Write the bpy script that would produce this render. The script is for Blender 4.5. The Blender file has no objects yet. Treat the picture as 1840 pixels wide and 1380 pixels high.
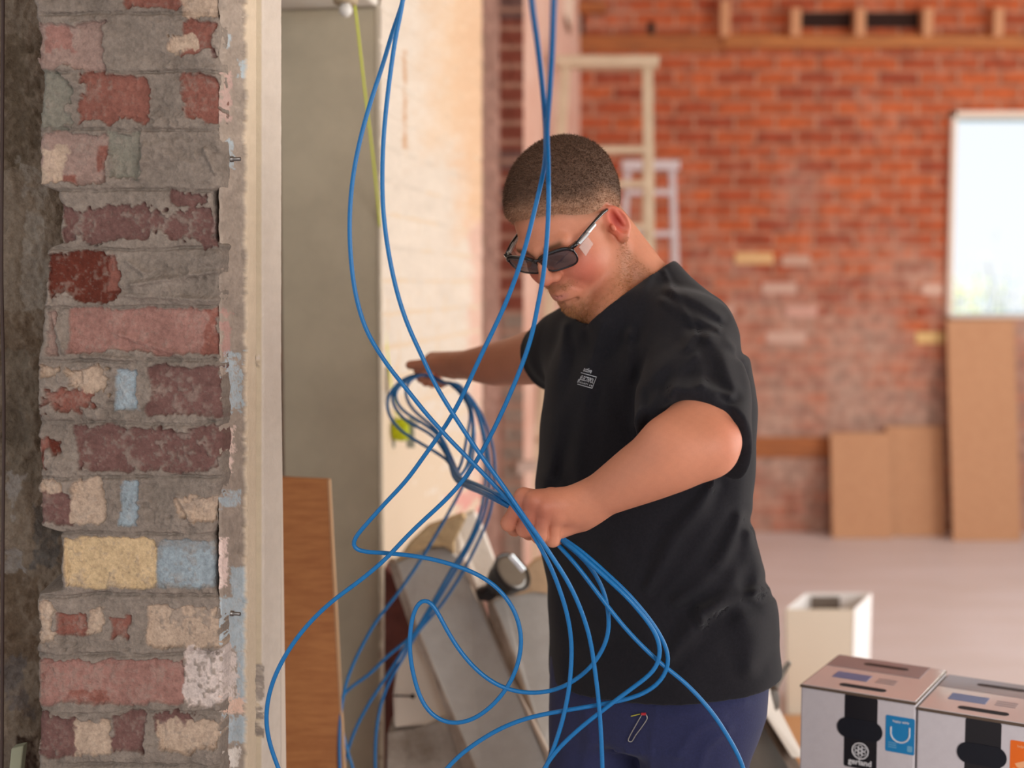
import bpy, math, random
import numpy as np
from mathutils import Vector, Matrix
from mathutils.bvhtree import BVHTree

random.seed(7)
SC = bpy.context.scene
COL = SC.collection
# ------------------------------------------------------------------ camera
F_PX = 2400.0
PITCH = math.atan(180 / F_PX)
CAM = np.array([0.0, 0.0, 1.5])
FW = np.array([0, math.cos(PITCH), -math.sin(PITCH)])
UP = np.array([0, math.sin(PITCH), math.cos(PITCH)])
cd = bpy.data.cameras.new('camera')
cam = bpy.data.objects.new('camera', cd); COL.objects.link(cam)
cam.location = CAM
cam.rotation_euler = (math.pi / 2 - PITCH, 0, 0)
cd.sensor_fit = 'HORIZONTAL'; cd.sensor_width = 36.0
cd.lens = F_PX / 1840 * 36.0
cd.dof.use_dof = True
cd.dof.focus_distance = 2.04
cd.dof.aperture_fstop = 2.2
cd.clip_end = 200
SC.camera = cam
# ------------------------------------------------------------------ world, sun, daylight
w = bpy.data.worlds.new('sky'); SC.world = w; w.use_nodes = True
wn = w.node_tree; bg = wn.nodes['Background']
tc = wn.nodes.new('ShaderNodeTexCoord'); sx = wn.nodes.new('ShaderNodeSeparateXYZ')
cr = wn.nodes.new('ShaderNodeValToRGB')
wn.links.new(tc.outputs['Generated'], sx.inputs[0]); wn.links.new(sx.outputs['Z'], cr.inputs[0])
cr.color_ramp.elements[0].position = 0.0; cr.color_ramp.elements[0].color = (0.94, 0.97, 1, 1)
cr.color_ramp.elements[1].position = 0.6; cr.color_ramp.elements[1].color = (0.75, 0.87, 1, 1)
wn.links.new(cr.outputs[0], bg.inputs[0])
bg.inputs[1].default_value = 1.05
def area(name, loc, target, sx_, sy_, power, color):
    l = bpy.data.lights.new(name, 'AREA'); l.shape = 'RECTANGLE'; l.size = sx_; l.size_y = sy_
    l.energy = power; l.color = color
    o = bpy.data.objects.new(name, l); COL.objects.link(o); o.location = loc
    d = Vector(target) - Vector(loc); o.rotation_euler = d.to_track_quat('-Z', 'Y').to_euler()
    return o
area('daylight_side_opening', (4.3, 3.6, 1.5), (0, 3.4, 1.2), 3.6, 2.4, 120, (1.0, 0.95, 0.89))
area('rear_area_lamp', (3.9, 6.3, 2.3), (1.0, 8.0, 1.6), 1.8, 2.0, 22, (1.0, 0.90, 0.80))  # unseen area lamp brightening the back wall; no opening is built there
area('front_fill_lamp', (2.2, -2.2, 2.0), (-0.1, 2.4, 1.2), 2.6, 2.2, 122, (0.97, 0.98, 1.0))  # added fill lamp behind the camera; the front wall has no opening
sl = bpy.data.lights.new('sun', 'SUN'); sl.energy = 3.0; sl.angle = 0.02; so_ = bpy.data.objects.new('sun', sl); COL.objects.link(so_); so_.rotation_euler = (math.radians(38), 0, 0)
SC.view_settings.view_transform = 'Standard'; SC.view_settings.look = 'None'
SC.view_settings.gamma = 1; SC.view_settings.use_curve_mapping = False
SC.view_settings.exposure = 0.0
SC.cycles.max_bounces = 8

# ------------------------------------------------------------------ helpers
def P(px, py, Y):
    """point of the world at depth Y seen at a pixel of the 1840x1380 frame"""
    a = (px - 920) / F_PX; b = (690 - py) / F_PX
    d = FW + b * UP
    t = Y / d[1]
    return np.array([a * t, Y, 1.5 + d[2] * t])
def Pv(px, py, Y):
    px = np.asarray(px, float); py = np.asarray(py, float); Y = np.asarray(Y, float) + 0 * px
    a = (px - 920) / F_PX; b = (690 - py) / F_PX
    dy = FW[1] + b * UP[1]; dz = FW[2] + b * UP[2]
    t = Y / dy
    return np.stack([a * t, Y, 1.5 + dz * t], -1)
def proj(p):
    q = p - CAM
    d = q @ FW
    return 920 + F_PX * q[..., 0] / d, 690 - F_PX * (q @ UP) / d
def floor_y(px, py):
    b = (690 - py) / F_PX; d = FW + b * UP
    return -1.5 / d[2] * d[1]
def lin(c):
    c = np.asarray(c, float) / 255.0
    return np.where(c < 0.04045, c / 12.92, ((c + 0.055) / 1.055) ** 2.4)
def C(r, g, b, k=1.0):
    v = np.clip(lin((r, g, b)) * k, 0, 0.95)
    return (float(v[0]), float(v[1]), float(v[2]), 1.0)

def noise_grid(rng, u, v, cells):
    g = rng.random((cells[1] + 2, cells[0] + 2))
    x = u * cells[0]; y = v * cells[1]
    xi = np.clip(np.floor(x).astype(int), 0, cells[0] - 1); yi = np.clip(np.floor(y).astype(int), 0, cells[1] - 1)
    fx = np.clip(x - xi, 0, 1); fy = np.clip(y - yi, 0, 1)
    fx = fx * fx * (3 - 2 * fx); fy = fy * fy * (3 - 2 * fy)
    return (g[yi, xi] * (1 - fx) + g[yi, xi + 1] * fx) * (1 - fy) + (g[yi + 1, xi] * (1 - fx) + g[yi + 1, xi + 1] * fx) * fy
def fbm2(u, v, base, octaves=4, seed=0):
    rng = np.random.default_rng(seed); s = 0; a = 1; t = 0
    for o in range(octaves):
        s = s + a * noise_grid(rng, u, v, (max(1, int(base[0] * 2 ** o)), max(1, int(base[1] * 2 ** o)))); t += a; a *= 0.55
    return s / t * 2 - 1
def sstep(a, b, x):
    t = np.clip((x - a) / (b - a), 0, 1); return t * t * (3 - 2 * t)

# ------------------------------------------------------------------ materials
def mat(name, color, rough=0.6, metallic=0.0, noise=None, bump=None, attr=False, attr_mul=None, spec=0.5, alpha=1.0,
        trans=0.0, ior=1.45, emit=None, sheen=0.0, sss=0.0, coat=0.0, coords='Object'):
    m = bpy.data.materials.new(name); m.use_nodes = True; nt = m.node_tree; b = nt.nodes['Principled BSDF']
    b.inputs['Base Color'].default_value = color; b.inputs['Roughness'].default_value = rough
    b.inputs['Metallic'].default_value = metallic; b.inputs['Specular IOR Level'].default_value = spec
    b.inputs['Alpha'].default_value = alpha; b.inputs['Transmission Weight'].default_value = trans; b.inputs['IOR'].default_value = ior
    b.inputs['Sheen Weight'].default_value = sheen; b.inputs['Coat Weight'].default_value = coat
    if sss:
        b.inputs['Subsurface Weight'].default_value = sss; b.inputs['Subsurface Radius'].default_value = (0.012, 0.005, 0.003)
        b.inputs['Subsurface Scale'].default_value = 1.0
    tcn = nt.nodes.new('ShaderNodeTexCoord')
    src = None
    if attr:
        a = nt.nodes.new('ShaderNodeAttribute'); a.attribute_name = 'Col'; src = a.outputs['Color']
        nt.links.new(src, b.inputs['Base Color'])
    if noise:
        sc, amt, c2 = noise[:3]
        n = nt.nodes.new('ShaderNodeTexNoise'); n.inputs['Scale'].default_value = sc; n.inputs['Detail'].default_value = 8
        n.inputs['Roughness'].default_value = 0.65
        mp = nt.nodes.new('ShaderNodeMapping'); mp.inputs['Scale'].default_value = noise[3] if len(noise) > 3 else (1, 1, 1)
        nt.links.new(tcn.outputs[coords], mp.inputs[0]); nt.links.new(mp.outputs[0], n.inputs['Vector'])
        r = nt.nodes.new('ShaderNodeValToRGB'); r.color_ramp.elements[0].position = 0.38; r.color_ramp.elements[1].position = 0.64
        r.color_ramp.elements[0].color = (0, 0, 0, 1); r.color_ramp.elements[1].color = (amt, amt, amt, 1)
        nt.links.new(n.outputs['Fac'], r.inputs[0])
        mx = nt.nodes.new('ShaderNodeMix'); mx.data_type = 'RGBA'
        if attr: mx.blend_type = 'MULTIPLY'; nt.links.new(src, mx.inputs['A'])
        else: mx.inputs['A'].default_value = color
        mx.inputs['B'].default_value = c2
        nt.links.new(r.outputs[0], mx.inputs['Factor']); nt.links.new(mx.outputs['Result'], b.inputs['Base Color'])
    if bump:
        sc, st = bump[:2]
        n = nt.nodes.new('ShaderNodeTexNoise'); n.inputs['Scale'].default_value = sc; n.inputs['Detail'].default_value = 6
        nt.links.new(tcn.outputs[coords], n.inputs['Vector'])
        bp = nt.nodes.new('ShaderNodeBump'); bp.inputs['Strength'].default_value = st; bp.inputs['Distance'].default_value = bump[2] if len(bump) > 2 else 0.002
        nt.links.new(n.outputs['Fac'], bp.inputs['Height']); nt.links.new(bp.outputs[0], b.inputs['Normal'])
    return m

def brick_mat(name, c1, c2, mortar, wash, wash_amt, course=0.086, length=0.24, msize=0.012, rot=None, zwash=(0.9, 2.2)):
    m = bpy.data.materials.new(name); m.use_nodes = True; nt = m.node_tree; b = nt.nodes['Principled BSDF']
    b.inputs['Roughness'].default_value = 0.85
    tcn = nt.nodes.new('ShaderNodeTexCoord'); mp = nt.nodes.new('ShaderNodeMapping')
    # wall lies in the XZ plane of the object: turn it so the brick rows run along x
    mp.inputs['Rotation'].default_value = rot or (-math.pi / 2, 0, 0)
    nz = nt.nodes.new('ShaderNodeTexNoise'); nz.inputs['Scale'].default_value = 9
    nt.links.new(tcn.outputs['Object'], nz.inputs['Vector'])
    wob = nt.nodes.new('ShaderNodeMix'); wob.data_type = 'RGBA'; wob.blend_type = 'LINEAR_LIGHT'; wob.inputs['Factor'].default_value = 0.012
    nt.links.new(tcn.outputs['Object'], wob.inputs['A']); nt.links.new(nz.outputs['Color'], wob.inputs['B'])
    nt.links.new(wob.outputs['Result'], mp.inputs[0])
    br = nt.nodes.new('ShaderNodeTexBrick'); nt.links.new(mp.outputs[0], br.inputs['Vector'])
    br.inputs['Scale'].default_value = 1; br.inputs['Brick Width'].default_value = length; br.inputs['Row Height'].default_value = course
    br.inputs['Mortar Size'].default_value = msize; br.inputs['Mortar Smooth'].default_value = 0.5; br.inputs['Bias'].default_value = -0.1
    br.inputs['Color1'].default_value = c1; br.inputs['Color2'].default_value = c2; br.inputs['Mortar'].default_value = mortar
    n2 = nt.nodes.new('ShaderNodeTexNoise'); n2.inputs['Scale'].default_value = 2.6; n2.inputs['Detail'].default_value = 7; n2.inputs['Roughness'].default_value = 0.7
    nt.links.new(tcn.outputs['Object'], n2.inputs['Vector'])
    sp = nt.nodes.new('ShaderNodeSeparateXYZ'); nt.links.new(tcn.outputs['Object'], sp.inputs[0])
    mr = nt.nodes.new('ShaderNodeMapRange'); mr.inputs['From Min'].default_value = zwash[0]; mr.inputs['From Max'].default_value = zwash[1]
    mr.inputs['To Min'].default_value = 0.16; mr.inputs['To Max'].default_value = -0.14
    nt.links.new(sp.outputs['Z'], mr.inputs['Value'])
    ad = nt.nodes.new('ShaderNodeMath'); nt.links.new(n2.outputs['Fac'], ad.inputs[0]); nt.links.new(mr.outputs[0], ad.inputs[1])
    r = nt.nodes.new('ShaderNodeValToRGB'); r.color_ramp.elements[0].position = 0.40; r.color_ramp.elements[1].position = 0.75
    r.color_ramp.elements[0].color = (0, 0, 0, 1); r.color_ramp.elements[1].color = (wash_amt,) * 3 + (1,)
    nt.links.new(ad.outputs[0], r.inputs[0])
    mx = nt.nodes.new('ShaderNodeMix'); mx.data_type = 'RGBA'; mx.inputs['B'].default_value = wash
    nt.links.new(br.outputs['Color'], mx.inputs['A']); nt.links.new(r.outputs[0], mx.inputs['Factor'])
    n3 = nt.nodes.new('ShaderNodeTexNoise'); n3.inputs['Scale'].default_value = 14; n3.inputs['Detail'].default_value = 5
    nt.links.new(tcn.outputs['Object'], n3.inputs['Vector'])
    mx2 = nt.nodes.new('ShaderNodeMix'); mx2.data_type = 'RGBA'; mx2.blend_type = 'MULTIPLY'; mx2.inputs['Factor'].default_value = 0.5
    r3 = nt.nodes.new('ShaderNodeValToRGB'); r3.color_ramp.elements[0].position = 0.35; r3.color_ramp.elements[0].color = (0.35, 0.33, 0.35, 1); r3.color_ramp.elements[1].position = 0.6
    nt.links.new(n3.outputs['Fac'], r3.inputs[0]); nt.links.new(mx.outputs['Result'], mx2.inputs['A']); nt.links.new(r3.outputs[0], mx2.inputs['B'])
    nt.links.new(mx2.outputs['Result'], b.inputs['Base Color'])
    bp = nt.nodes.new('ShaderNodeBump'); bp.inputs['Strength'].default_value = 0.6; bp.inputs['Distance'].default_value = 0.008; bp.invert = True
    nt.links.new(br.outputs['Fac'], bp.inputs['Height']); nt.links.new(bp.outputs[0], b.inputs['Normal'])
    return m

def wood_mat(name, c1, c2, scale=(30, 30, 2), rough=0.6):
    return mat(name, c1, rough, noise=(1.6, 1.0, c2, scale), bump=(60, 0.25, 0.001))

# ------------------------------------------------------------------ mesh helpers
def mesh_np(name, V, F, mats, parent=None, smooth=True, col=None):
    V = np.asarray(V, np.float32); F = np.asarray(F, np.int32)
    me = bpy.data.meshes.new(name); n = F.shape[1]
    me.vertices.add(len(V)); me.vertices.foreach_set('co', V.ravel())
    me.loops.add(F.size); me.loops.foreach_set('vertex_index', F.ravel())
    me.polygons.add(len(F)); me.polygons.foreach_set('loop_start', np.arange(0, F.size, n, dtype=np.int32))
    me.polygons.foreach_set('use_smooth', np.full(len(F), smooth))
    me.update(calc_edges=True); me.validate()
    if col is not None:
        a = me.color_attributes.new('Col', 'FLOAT_COLOR', 'POINT')
        cc = np.ones((len(V), 4), np.float32); cc[:, :3] = col
        a.data.foreach_set('color', cc.ravel())
    o = bpy.data.objects.new(name, me); COL.objects.link(o)
    me.materials.append(mats)
    if parent is not None: o.parent = parent
    return o
class MB:
    def __init__(s): s.v = []; s.f = []
    def add(s, V, F):
        k = len(s.v); s.v += [tuple(map(float, p)) for p in V]; s.f += [tuple(i + k for i in f) for f in F]; return s
    def box(s, lo, hi, M=None):
        (x0, y0, z0), (x1, y1, z1) = lo, hi
        V = [(x0, y0, z0), (x1, y0, z0), (x1, y1, z0), (x0, y1, z0), (x0, y0, z1), (x1, y0, z1), (x1, y1, z1), (x0, y1, z1)]
        if M is not None: V = [tuple(M @ Vector(v)) for v in V]
        return s.add(V, [(0, 3, 2, 1), (4, 5, 6, 7), (0, 1, 5, 4), (1, 2, 6, 5), (2, 3, 7, 6), (3, 0, 4, 7)])
    def prism(s, pts, d):
        """polygon of world points swept along vector d"""
        n = len(pts); A = [np.array(p, float) for p in pts]; B = [p + np.array(d) for p in A]
        return s.add(A + B, [tuple(range(n)), tuple(range(2 * n - 1, n - 1, -1))] + [(i, i + n, (i + 1) % n + n, (i + 1) % n) for i in range(n)])
    def bar(s, a, b, w_, d_, up=(0, 0, 1)):
        a = Vector(a); b = Vector(b); z = (b - a).normalized(); x = z.cross(Vector(up))
        if x.length < 1e-4: x = z.cross(Vector((0, 1, 0)))
        x.normalize(); y = x.cross(z)
        q = [x * (w_ / 2) * i + y * (d_ / 2) * j for i, j in ((-1, -1), (1, -1), (1, 1), (-1, 1))]
        return s.add([a + k for k in q] + [b + k for k in q], [(0, 3, 2, 1), (4, 5, 6, 7), (0, 1, 5, 4), (1, 2, 6, 5), (2, 3, 7, 6), (3, 0, 4, 7)])
    def tube(s, pts, r, n=8, closed=False, flat=None):
        pts = [np.array(p, float) for p in pts]; m = len(pts); rings = []; prev = None
        for i in range(m):
            t = (pts[(i + 1) % m] - pts[i - 1]) if closed else (pts[min(i + 1, m - 1)] - pts[max(i - 1, 0)])
            t = t / (np.linalg.norm(t) + 1e-12)
            if prev is None:
                u = np.cross(t, [0, 0, 1.0]);
                if np.linalg.norm(u) < 0.1: u = np.cross(t, [0, 1.0, 0])
            else: u = prev - t * (prev @ t)
            u = u / np.linalg.norm(u); prev = u; v = np.cross(t, u); ri = r[i] if hasattr(r, '__len__') else r
            rings.append([pts[i] + ri * (math.cos(2 * math.pi * k / n) * u + math.sin(2 * math.pi * k / n) * v) for k in range(n)])
        V = [p for q in rings for p in q]; F = []
        for i in range(m if closed else m - 1):
            j = (i + 1) % m
            for k in range(n): F.append((i * n + k, i * n + (k + 1) % n, j * n + (k + 1) % n, j * n + k))
        if not closed: F.append(tuple(range(n - 1, -1, -1))); F.append(tuple((m - 1) * n + k for k in range(n)))
        return s.add(V, F)
    def lathe(s, prof, M=None, n=32, cap=True):
        V = []
        for r, z in prof:
            for k in range(n):
                p = Vector((r * math.cos(2 * math.pi * k / n), r * math.sin(2 * math.pi * k / n), z)); V.append(tuple(M @ p) if M is not None else tuple(p))
        F = [(i * n + k, i * n + (k + 1) % n, (i + 1) * n + (k + 1) % n, (i + 1) * n + k) for i in range(len(prof) - 1) for k in range(n)]
        if cap: F.append(tuple(range(n - 1, -1, -1))); F.append(tuple((len(prof) - 1) * n + k for k in range(n)))
        return s.add(V, F)
    def build(s, name, m, parent=None, smooth=False, bevel=0, bseg=2):
        me = bpy.data.meshes.new(name); me.from_pydata(s.v, [], s.f); me.validate(); me.update()
        import bmesh
        bm = bmesh.new(); bm.from_mesh(me); bmesh.ops.recalc_face_normals(bm, faces=bm.faces); bm.to_mesh(me); bm.free()
        if smooth: me.polygons.foreach_set('use_smooth', [True] * len(me.polygons))
        me.materials.append(m)
        o = bpy.data.objects.new(name, me); COL.objects.link(o)
        if parent is not None: o.parent = parent
        if bevel:
            b = o.modifiers.new('bevel', 'BEVEL'); b.width = bevel; b.segments = bseg; b.limit_method = 'ANGLE'
        return o
def tag(o, label=None, cat=None, group=None, kind=None):
    if label: o['label'] = label
    if cat: o['category'] = cat
    if group: o['group'] = group
    if kind: o['kind'] = kind
    return o
def empty(name, loc=(0, 0, 0), rz=0):
    o = bpy.data.objects.new(name, None); COL.objects.link(o); o.location = loc; o.rotation_euler = (0, 0, rz); o.empty_display_size = 0.05
    return o
def adopt(child, parent):
    """parent a mesh built in world coordinates"""
    child.parent = parent
    child.matrix_parent_inverse = Matrix.Translation(-Vector(parent.location)) if parent.rotation_euler[2] == 0 else \
        (Matrix.Translation(parent.location) @ Matrix.Rotation(parent.rotation_euler[2], 4, 'Z')).inverted()
    return child
def spline(pts, step=0.008):
    """Catmull-Rom through world points"""
    p = [np.array(q, float) for q in pts]; p = [2 * p[0] - p[1]] + p + [2 * p[-1] - p[-2]]; out = []
    for i in range(1, len(p) - 2):
        n = max(2, int(np.linalg.norm(p[i + 1] - p[i]) / step))
        t0 = 0; t1 = t0 + np.linalg.norm(p[i] - p[i - 1]) ** .5 + 1e-6; t2 = t1 + np.linalg.norm(p[i + 1] - p[i]) ** .5 + 1e-6; t3 = t2 + np.linalg.norm(p[i + 2] - p[i + 1]) ** .5 + 1e-6
        for k in range(n):
            t = t1 + (t2 - t1) * k / n
            A1 = (t1 - t) / (t1 - t0) * p[i - 1] + (t - t0) / (t1 - t0) * p[i]; A2 = (t2 - t) / (t2 - t1) * p[i] + (t - t1) / (t2 - t1) * p[i + 1]
            A3 = (t3 - t) / (t3 - t2) * p[i + 1] + (t - t2) / (t3 - t2) * p[i + 2]
            B1 = (t2 - t) / (t2 - t0) * A1 + (t - t0) / (t2 - t0) * A2; B2 = (t3 - t) / (t3 - t1) * A2 + (t - t1) / (t3 - t1) * A3
            out.append((t2 - t) / (t2 - t1) * B1 + (t - t1) / (t2 - t1) * B2)
    out.append(p[-2]); return out
def smooth_path(pts, it=6):
    p = np.array(pts)
    for _ in range(it): p[1:-1] = 0.25 * p[:-2] + 0.5 * p[1:-1] + 0.25 * p[2:]
    return p
def text_mesh(body, size, font_shear=0, bold=0.0):
    cu = bpy.data.curves.new('t', 'FONT'); cu.body = body; cu.size = size; cu.align_x = 'CENTER'; cu.align_y = 'CENTER'; cu.offset = bold; cu.resolution_u = 3
    o = bpy.data.objects.new('t', cu); COL.objects.link(o); bpy.context.view_layer.update()
    dg = bpy.context.evaluated_depsgraph_get(); me = bpy.data.meshes.new_from_object(o.evaluated_get(dg))
    V = [tuple(v.co) for v in me.vertices]; F = [tuple(p.vertices) for p in me.polygons]
    bpy.data.objects.remove(o); bpy.data.curves.remove(cu); bpy.data.meshes.remove(me)
    return V, F

# ------------------------------------------------------------------ signed distance modelling
def smin(a, b, k):
    h = np.clip(0.5 + 0.5 * (b - a) / k, 0, 1); return b * (1 - h) + a * h - k * h * (1 - h)
def smax(a, b, k): return -smin(-a, -b, k)
def sd_cap(p, a, b, ra, rb):
    a = np.asarray(a, float); b = np.asarray(b, float); ab = b - a
    t = np.clip(((p - a) @ ab) / (ab @ ab + 1e-12), 0, 1)
    return np.linalg.norm(p - a - t[:, None] * ab, axis=1) - (ra + (rb - ra) * t)
def sd_ell(p, c, r, M=None):
    q = p - np.asarray(c, float)
    if M is not None: q = q @ M
    r = np.asarray(r, float); k0 = np.linalg.norm(q / r, axis=1); k1 = np.linalg.norm(q / (r * r), axis=1) + 1e-9
    return k0 * (k0 - 1) / k1
def sd_chain(p, pts, k=0.004):
    d = None
    for (a, ra), (b, rb) in zip(pts[:-1], pts[1:]):
        e = sd_cap(p, a, b, ra, rb); d = e if d is None else smin(d, e, k)
    return d
def sdf_mesh(fn, lo, hi, h, B=6):
    lo = np.array(lo, float); n = np.maximum(1, np.ceil((np.array(hi) - lo) / (h * B)).astype(int)); N = n * B + 1
    ci = np.stack(np.meshgrid(*[np.arange(k) for k in n], indexing='ij'), -1).reshape(-1, 3)
    cc = lo + (ci + 0.5) * B * h; dc = fn(cc)
    act = np.abs(dc) < 0.5 * B * h * 1.732 * 1.35 + 0.014
    D = np.repeat(np.repeat(np.repeat(dc.reshape(n).astype(np.float32), B, 0), B, 1), B, 2)
    D = np.pad(D, ((0, 1),) * 3, mode='edge')
    off = np.stack(np.meshgrid(*[np.arange(B + 1)] * 3, indexing='ij'), -1).reshape(-1, 3)
    ac = ci[act] * B
    for s in range(0, len(ac), 600):
        idx = (ac[s:s + 600, None, :] + off[None]).reshape(-1, 3)
        D[idx[:, 0], idx[:, 1], idx[:, 2]] = fn(lo + idx * h)
    I = D < 0
    c = np.zeros(np.array(D.shape) - 1, np.uint8)
    cor = [(i, j, k) for i in (0, 1) for j in (0, 1) for k in (0, 1)]
    for i, j, k in cor: c += I[i:I.shape[0] - 1 + i, j:I.shape[1] - 1 + j, k:I.shape[2] - 1 + k]
    cells = np.argwhere((c > 0) & (c < 8)); idm = np.full(c.shape, -1, np.int32); idm[tuple(cells.T)] = np.arange(len(cells))
    S = np.zeros((len(cells), 3)); W = np.zeros(len(cells))
    for a in range(8):
        for ax in range(3):
            A = cor[a]
            if A[ax]: continue
            Bc = list(A); Bc[ax] = 1
            da = D[cells[:, 0] + A[0], cells[:, 1] + A[1], cells[:, 2] + A[2]].astype(float); db = D[cells[:, 0] + Bc[0], cells[:, 1] + Bc[1], cells[:, 2] + Bc[2]].astype(float)
            m = (da < 0) != (db < 0); t = np.where(m, da / (da - db + 1e-20), 0)
            q = np.array(A, float)[None] + 0 * S; q[:, ax] += t; S += np.where(m[:, None], q, 0); W += m
    V = lo + (cells + S / W[:, None]) * h
    Fs = []
    for ax in range(3):
        a1, a2 = [(1, 2), (2, 0), (0, 1)][ax]
        sl0 = [slice(None)] * 3; sl1 = [slice(None)] * 3; sl0[ax] = slice(0, -1); sl1[ax] = slice(1, None)
        X = I[tuple(sl0)] != I[tuple(sl1)]; e = np.argwhere(X)
        ok = (e[:, a1] > 0) & (e[:, a2] > 0) & (e[:, a1] < D.shape[a1] - 1) & (e[:, a2] < D.shape[a2] - 1); e = e[ok]
        ins = I[tuple(e.T)]
        def g(d1, d2):
            q = e.copy(); q[:, a1] -= d1; q[:, a2] -= d2; return idm[tuple(q.T)]
        quad = np.stack([g(1, 1), g(0, 1), g(0, 0), g(1, 0)], 1); quad[~ins] = quad[~ins][:, ::-1]
        Fs.append(quad)
    Fq = np.concatenate(Fs); Fq = Fq[(Fq >= 0).all(1)]
    # relax a little along the surface
    return V, Fq
def relax(V, Fq, it=2, lam=.5):
    E_ = np.concatenate([Fq[:, [0, 1]], Fq[:, [1, 2]], Fq[:, [2, 3]], Fq[:, [3, 0]]]); n = len(V)
    E_ = np.concatenate([E_, E_[:, ::-1]]); deg = np.bincount(E_[:, 0], minlength=n).astype(float)
    for _ in range(it):
        A = np.stack([np.bincount(E_[:, 0], V[E_[:, 1], k], n) for k in range(3)], 1) / np.maximum(deg, 1)[:, None]
        V = V + lam * (A - V)
    return V
def join_np(parts):
    Vs = []; Fs = []; k = 0
    for V, F_ in parts: Vs.append(V); Fs.append(F_ + k); k += len(V)
    return np.concatenate(Vs), np.concatenate(Fs)

# ================================================================== SETTING
def line_x(Y): return -0.8625 + 0.158 * Y          # plan line of the right-hand face of the left wall
WD = np.array([0.158, 1.0, 0.0]); WD /= np.linalg.norm(WD); WN = np.array([WD[1], -WD[0], 0.0])   # along wall, out of its face

def patches_col(px, py, base, patches, seed, edge=5.0, nz=1.0):
    """base colour with hand-listed paint/brick patches: (x0,y0,x1,y1,(rgb),k,soft)"""
    u = (px - px.min()) / (np.ptp(px) + 1e-6); v = (py - py.min()) / (np.ptp(py) + 1e-6)
    asp = max(1, int(np.ptp(py) / (np.ptp(px) + 1e-6)))
    n1 = fbm2(u, v, (12, 12 * asp), 5, seed); n2 = fbm2(u, v, (6, 6 * asp), 4, seed + 1); n3 = fbm2(u, v, (40, 40 * asp), 2, seed + 2); n4 = fbm2(u, v, (90, 90 * asp), 2, seed + 3)
    col = np.empty(px.shape + (3,)); col[:] = base
    col *= (1 + nz * (0.20 * n2 + 0.20 * n1 + 0.14 * n3))[..., None]
    mask = np.zeros(px.shape)
    for q in patches:
        x0, y0, x1, y1, c = q[:5]; amp = q[5] if len(q) > 5 else 9.0; speck = q[6] if len(q) > 6 else 0.2
        cxx, cyy = (x0 + x1) / 2, (y0 + y1) / 2
        dx = np.abs(px - cxx) - (x1 - x0) / 2; dy = np.abs(py - cyy) - (y1 - y0) / 2
        d = np.maximum(dx, dy) + amp * n1 * 1.3 + amp * 1.0 * n2 + amp * 0.5 * n3
        eg = q[7] if len(q) > 7 else edge
        a = sstep(eg * 0.5, -eg * 0.5, d); a0 = a * (1 - speck * .5 * sstep(0.05, 0.55, n3 + 0.8 * n1))
        a = a * (1 - (speck + .12 * nz) * sstep(0.0, 0.6, n3 + 0.8 * n1)) * (1 - .30 * nz * sstep(.15, .6, n4 + .5 * n1))
        cc = np.array(c[:3]) if len(c) else None
        col = col * (1 - a[..., None]) + cc * (1 + nz * (0.16 * n2 + 0.14 * n1 + 0.16 * n3))[..., None] * a[..., None]
        mask = np.maximum(mask, a0)
    return np.clip(col, 0.005, 0.9), mask, (n1, n2, n3)
def dust(c, k=.3): return tuple(np.array(c) * (1 - k) + np.array(C(150, 134, 122)[:3]) * k)

K1 = 1.24
def c3(r, g, b, k=K1): return C(r, g, b, k)[:3]
PINK = c3(156, 116, 106, 1.15); RED = dust(c3(140, 84, 72, 1.1), .15); MAR = dust(c3(112, 76, 72, 1.1), .15); RUST = c3(106, 54, 42, 1.0); CREAM = c3(182, 160, 140); BLUE = c3(148, 160, 166)
YEL = c3(198, 172, 134); BGREY = c3(138, 144, 146); PGREY = c3(150, 126, 116); GGREY = c3(128, 124, 112); MORT = c3(128, 117, 107); WHITE = c3(205, 190, 182)

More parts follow.
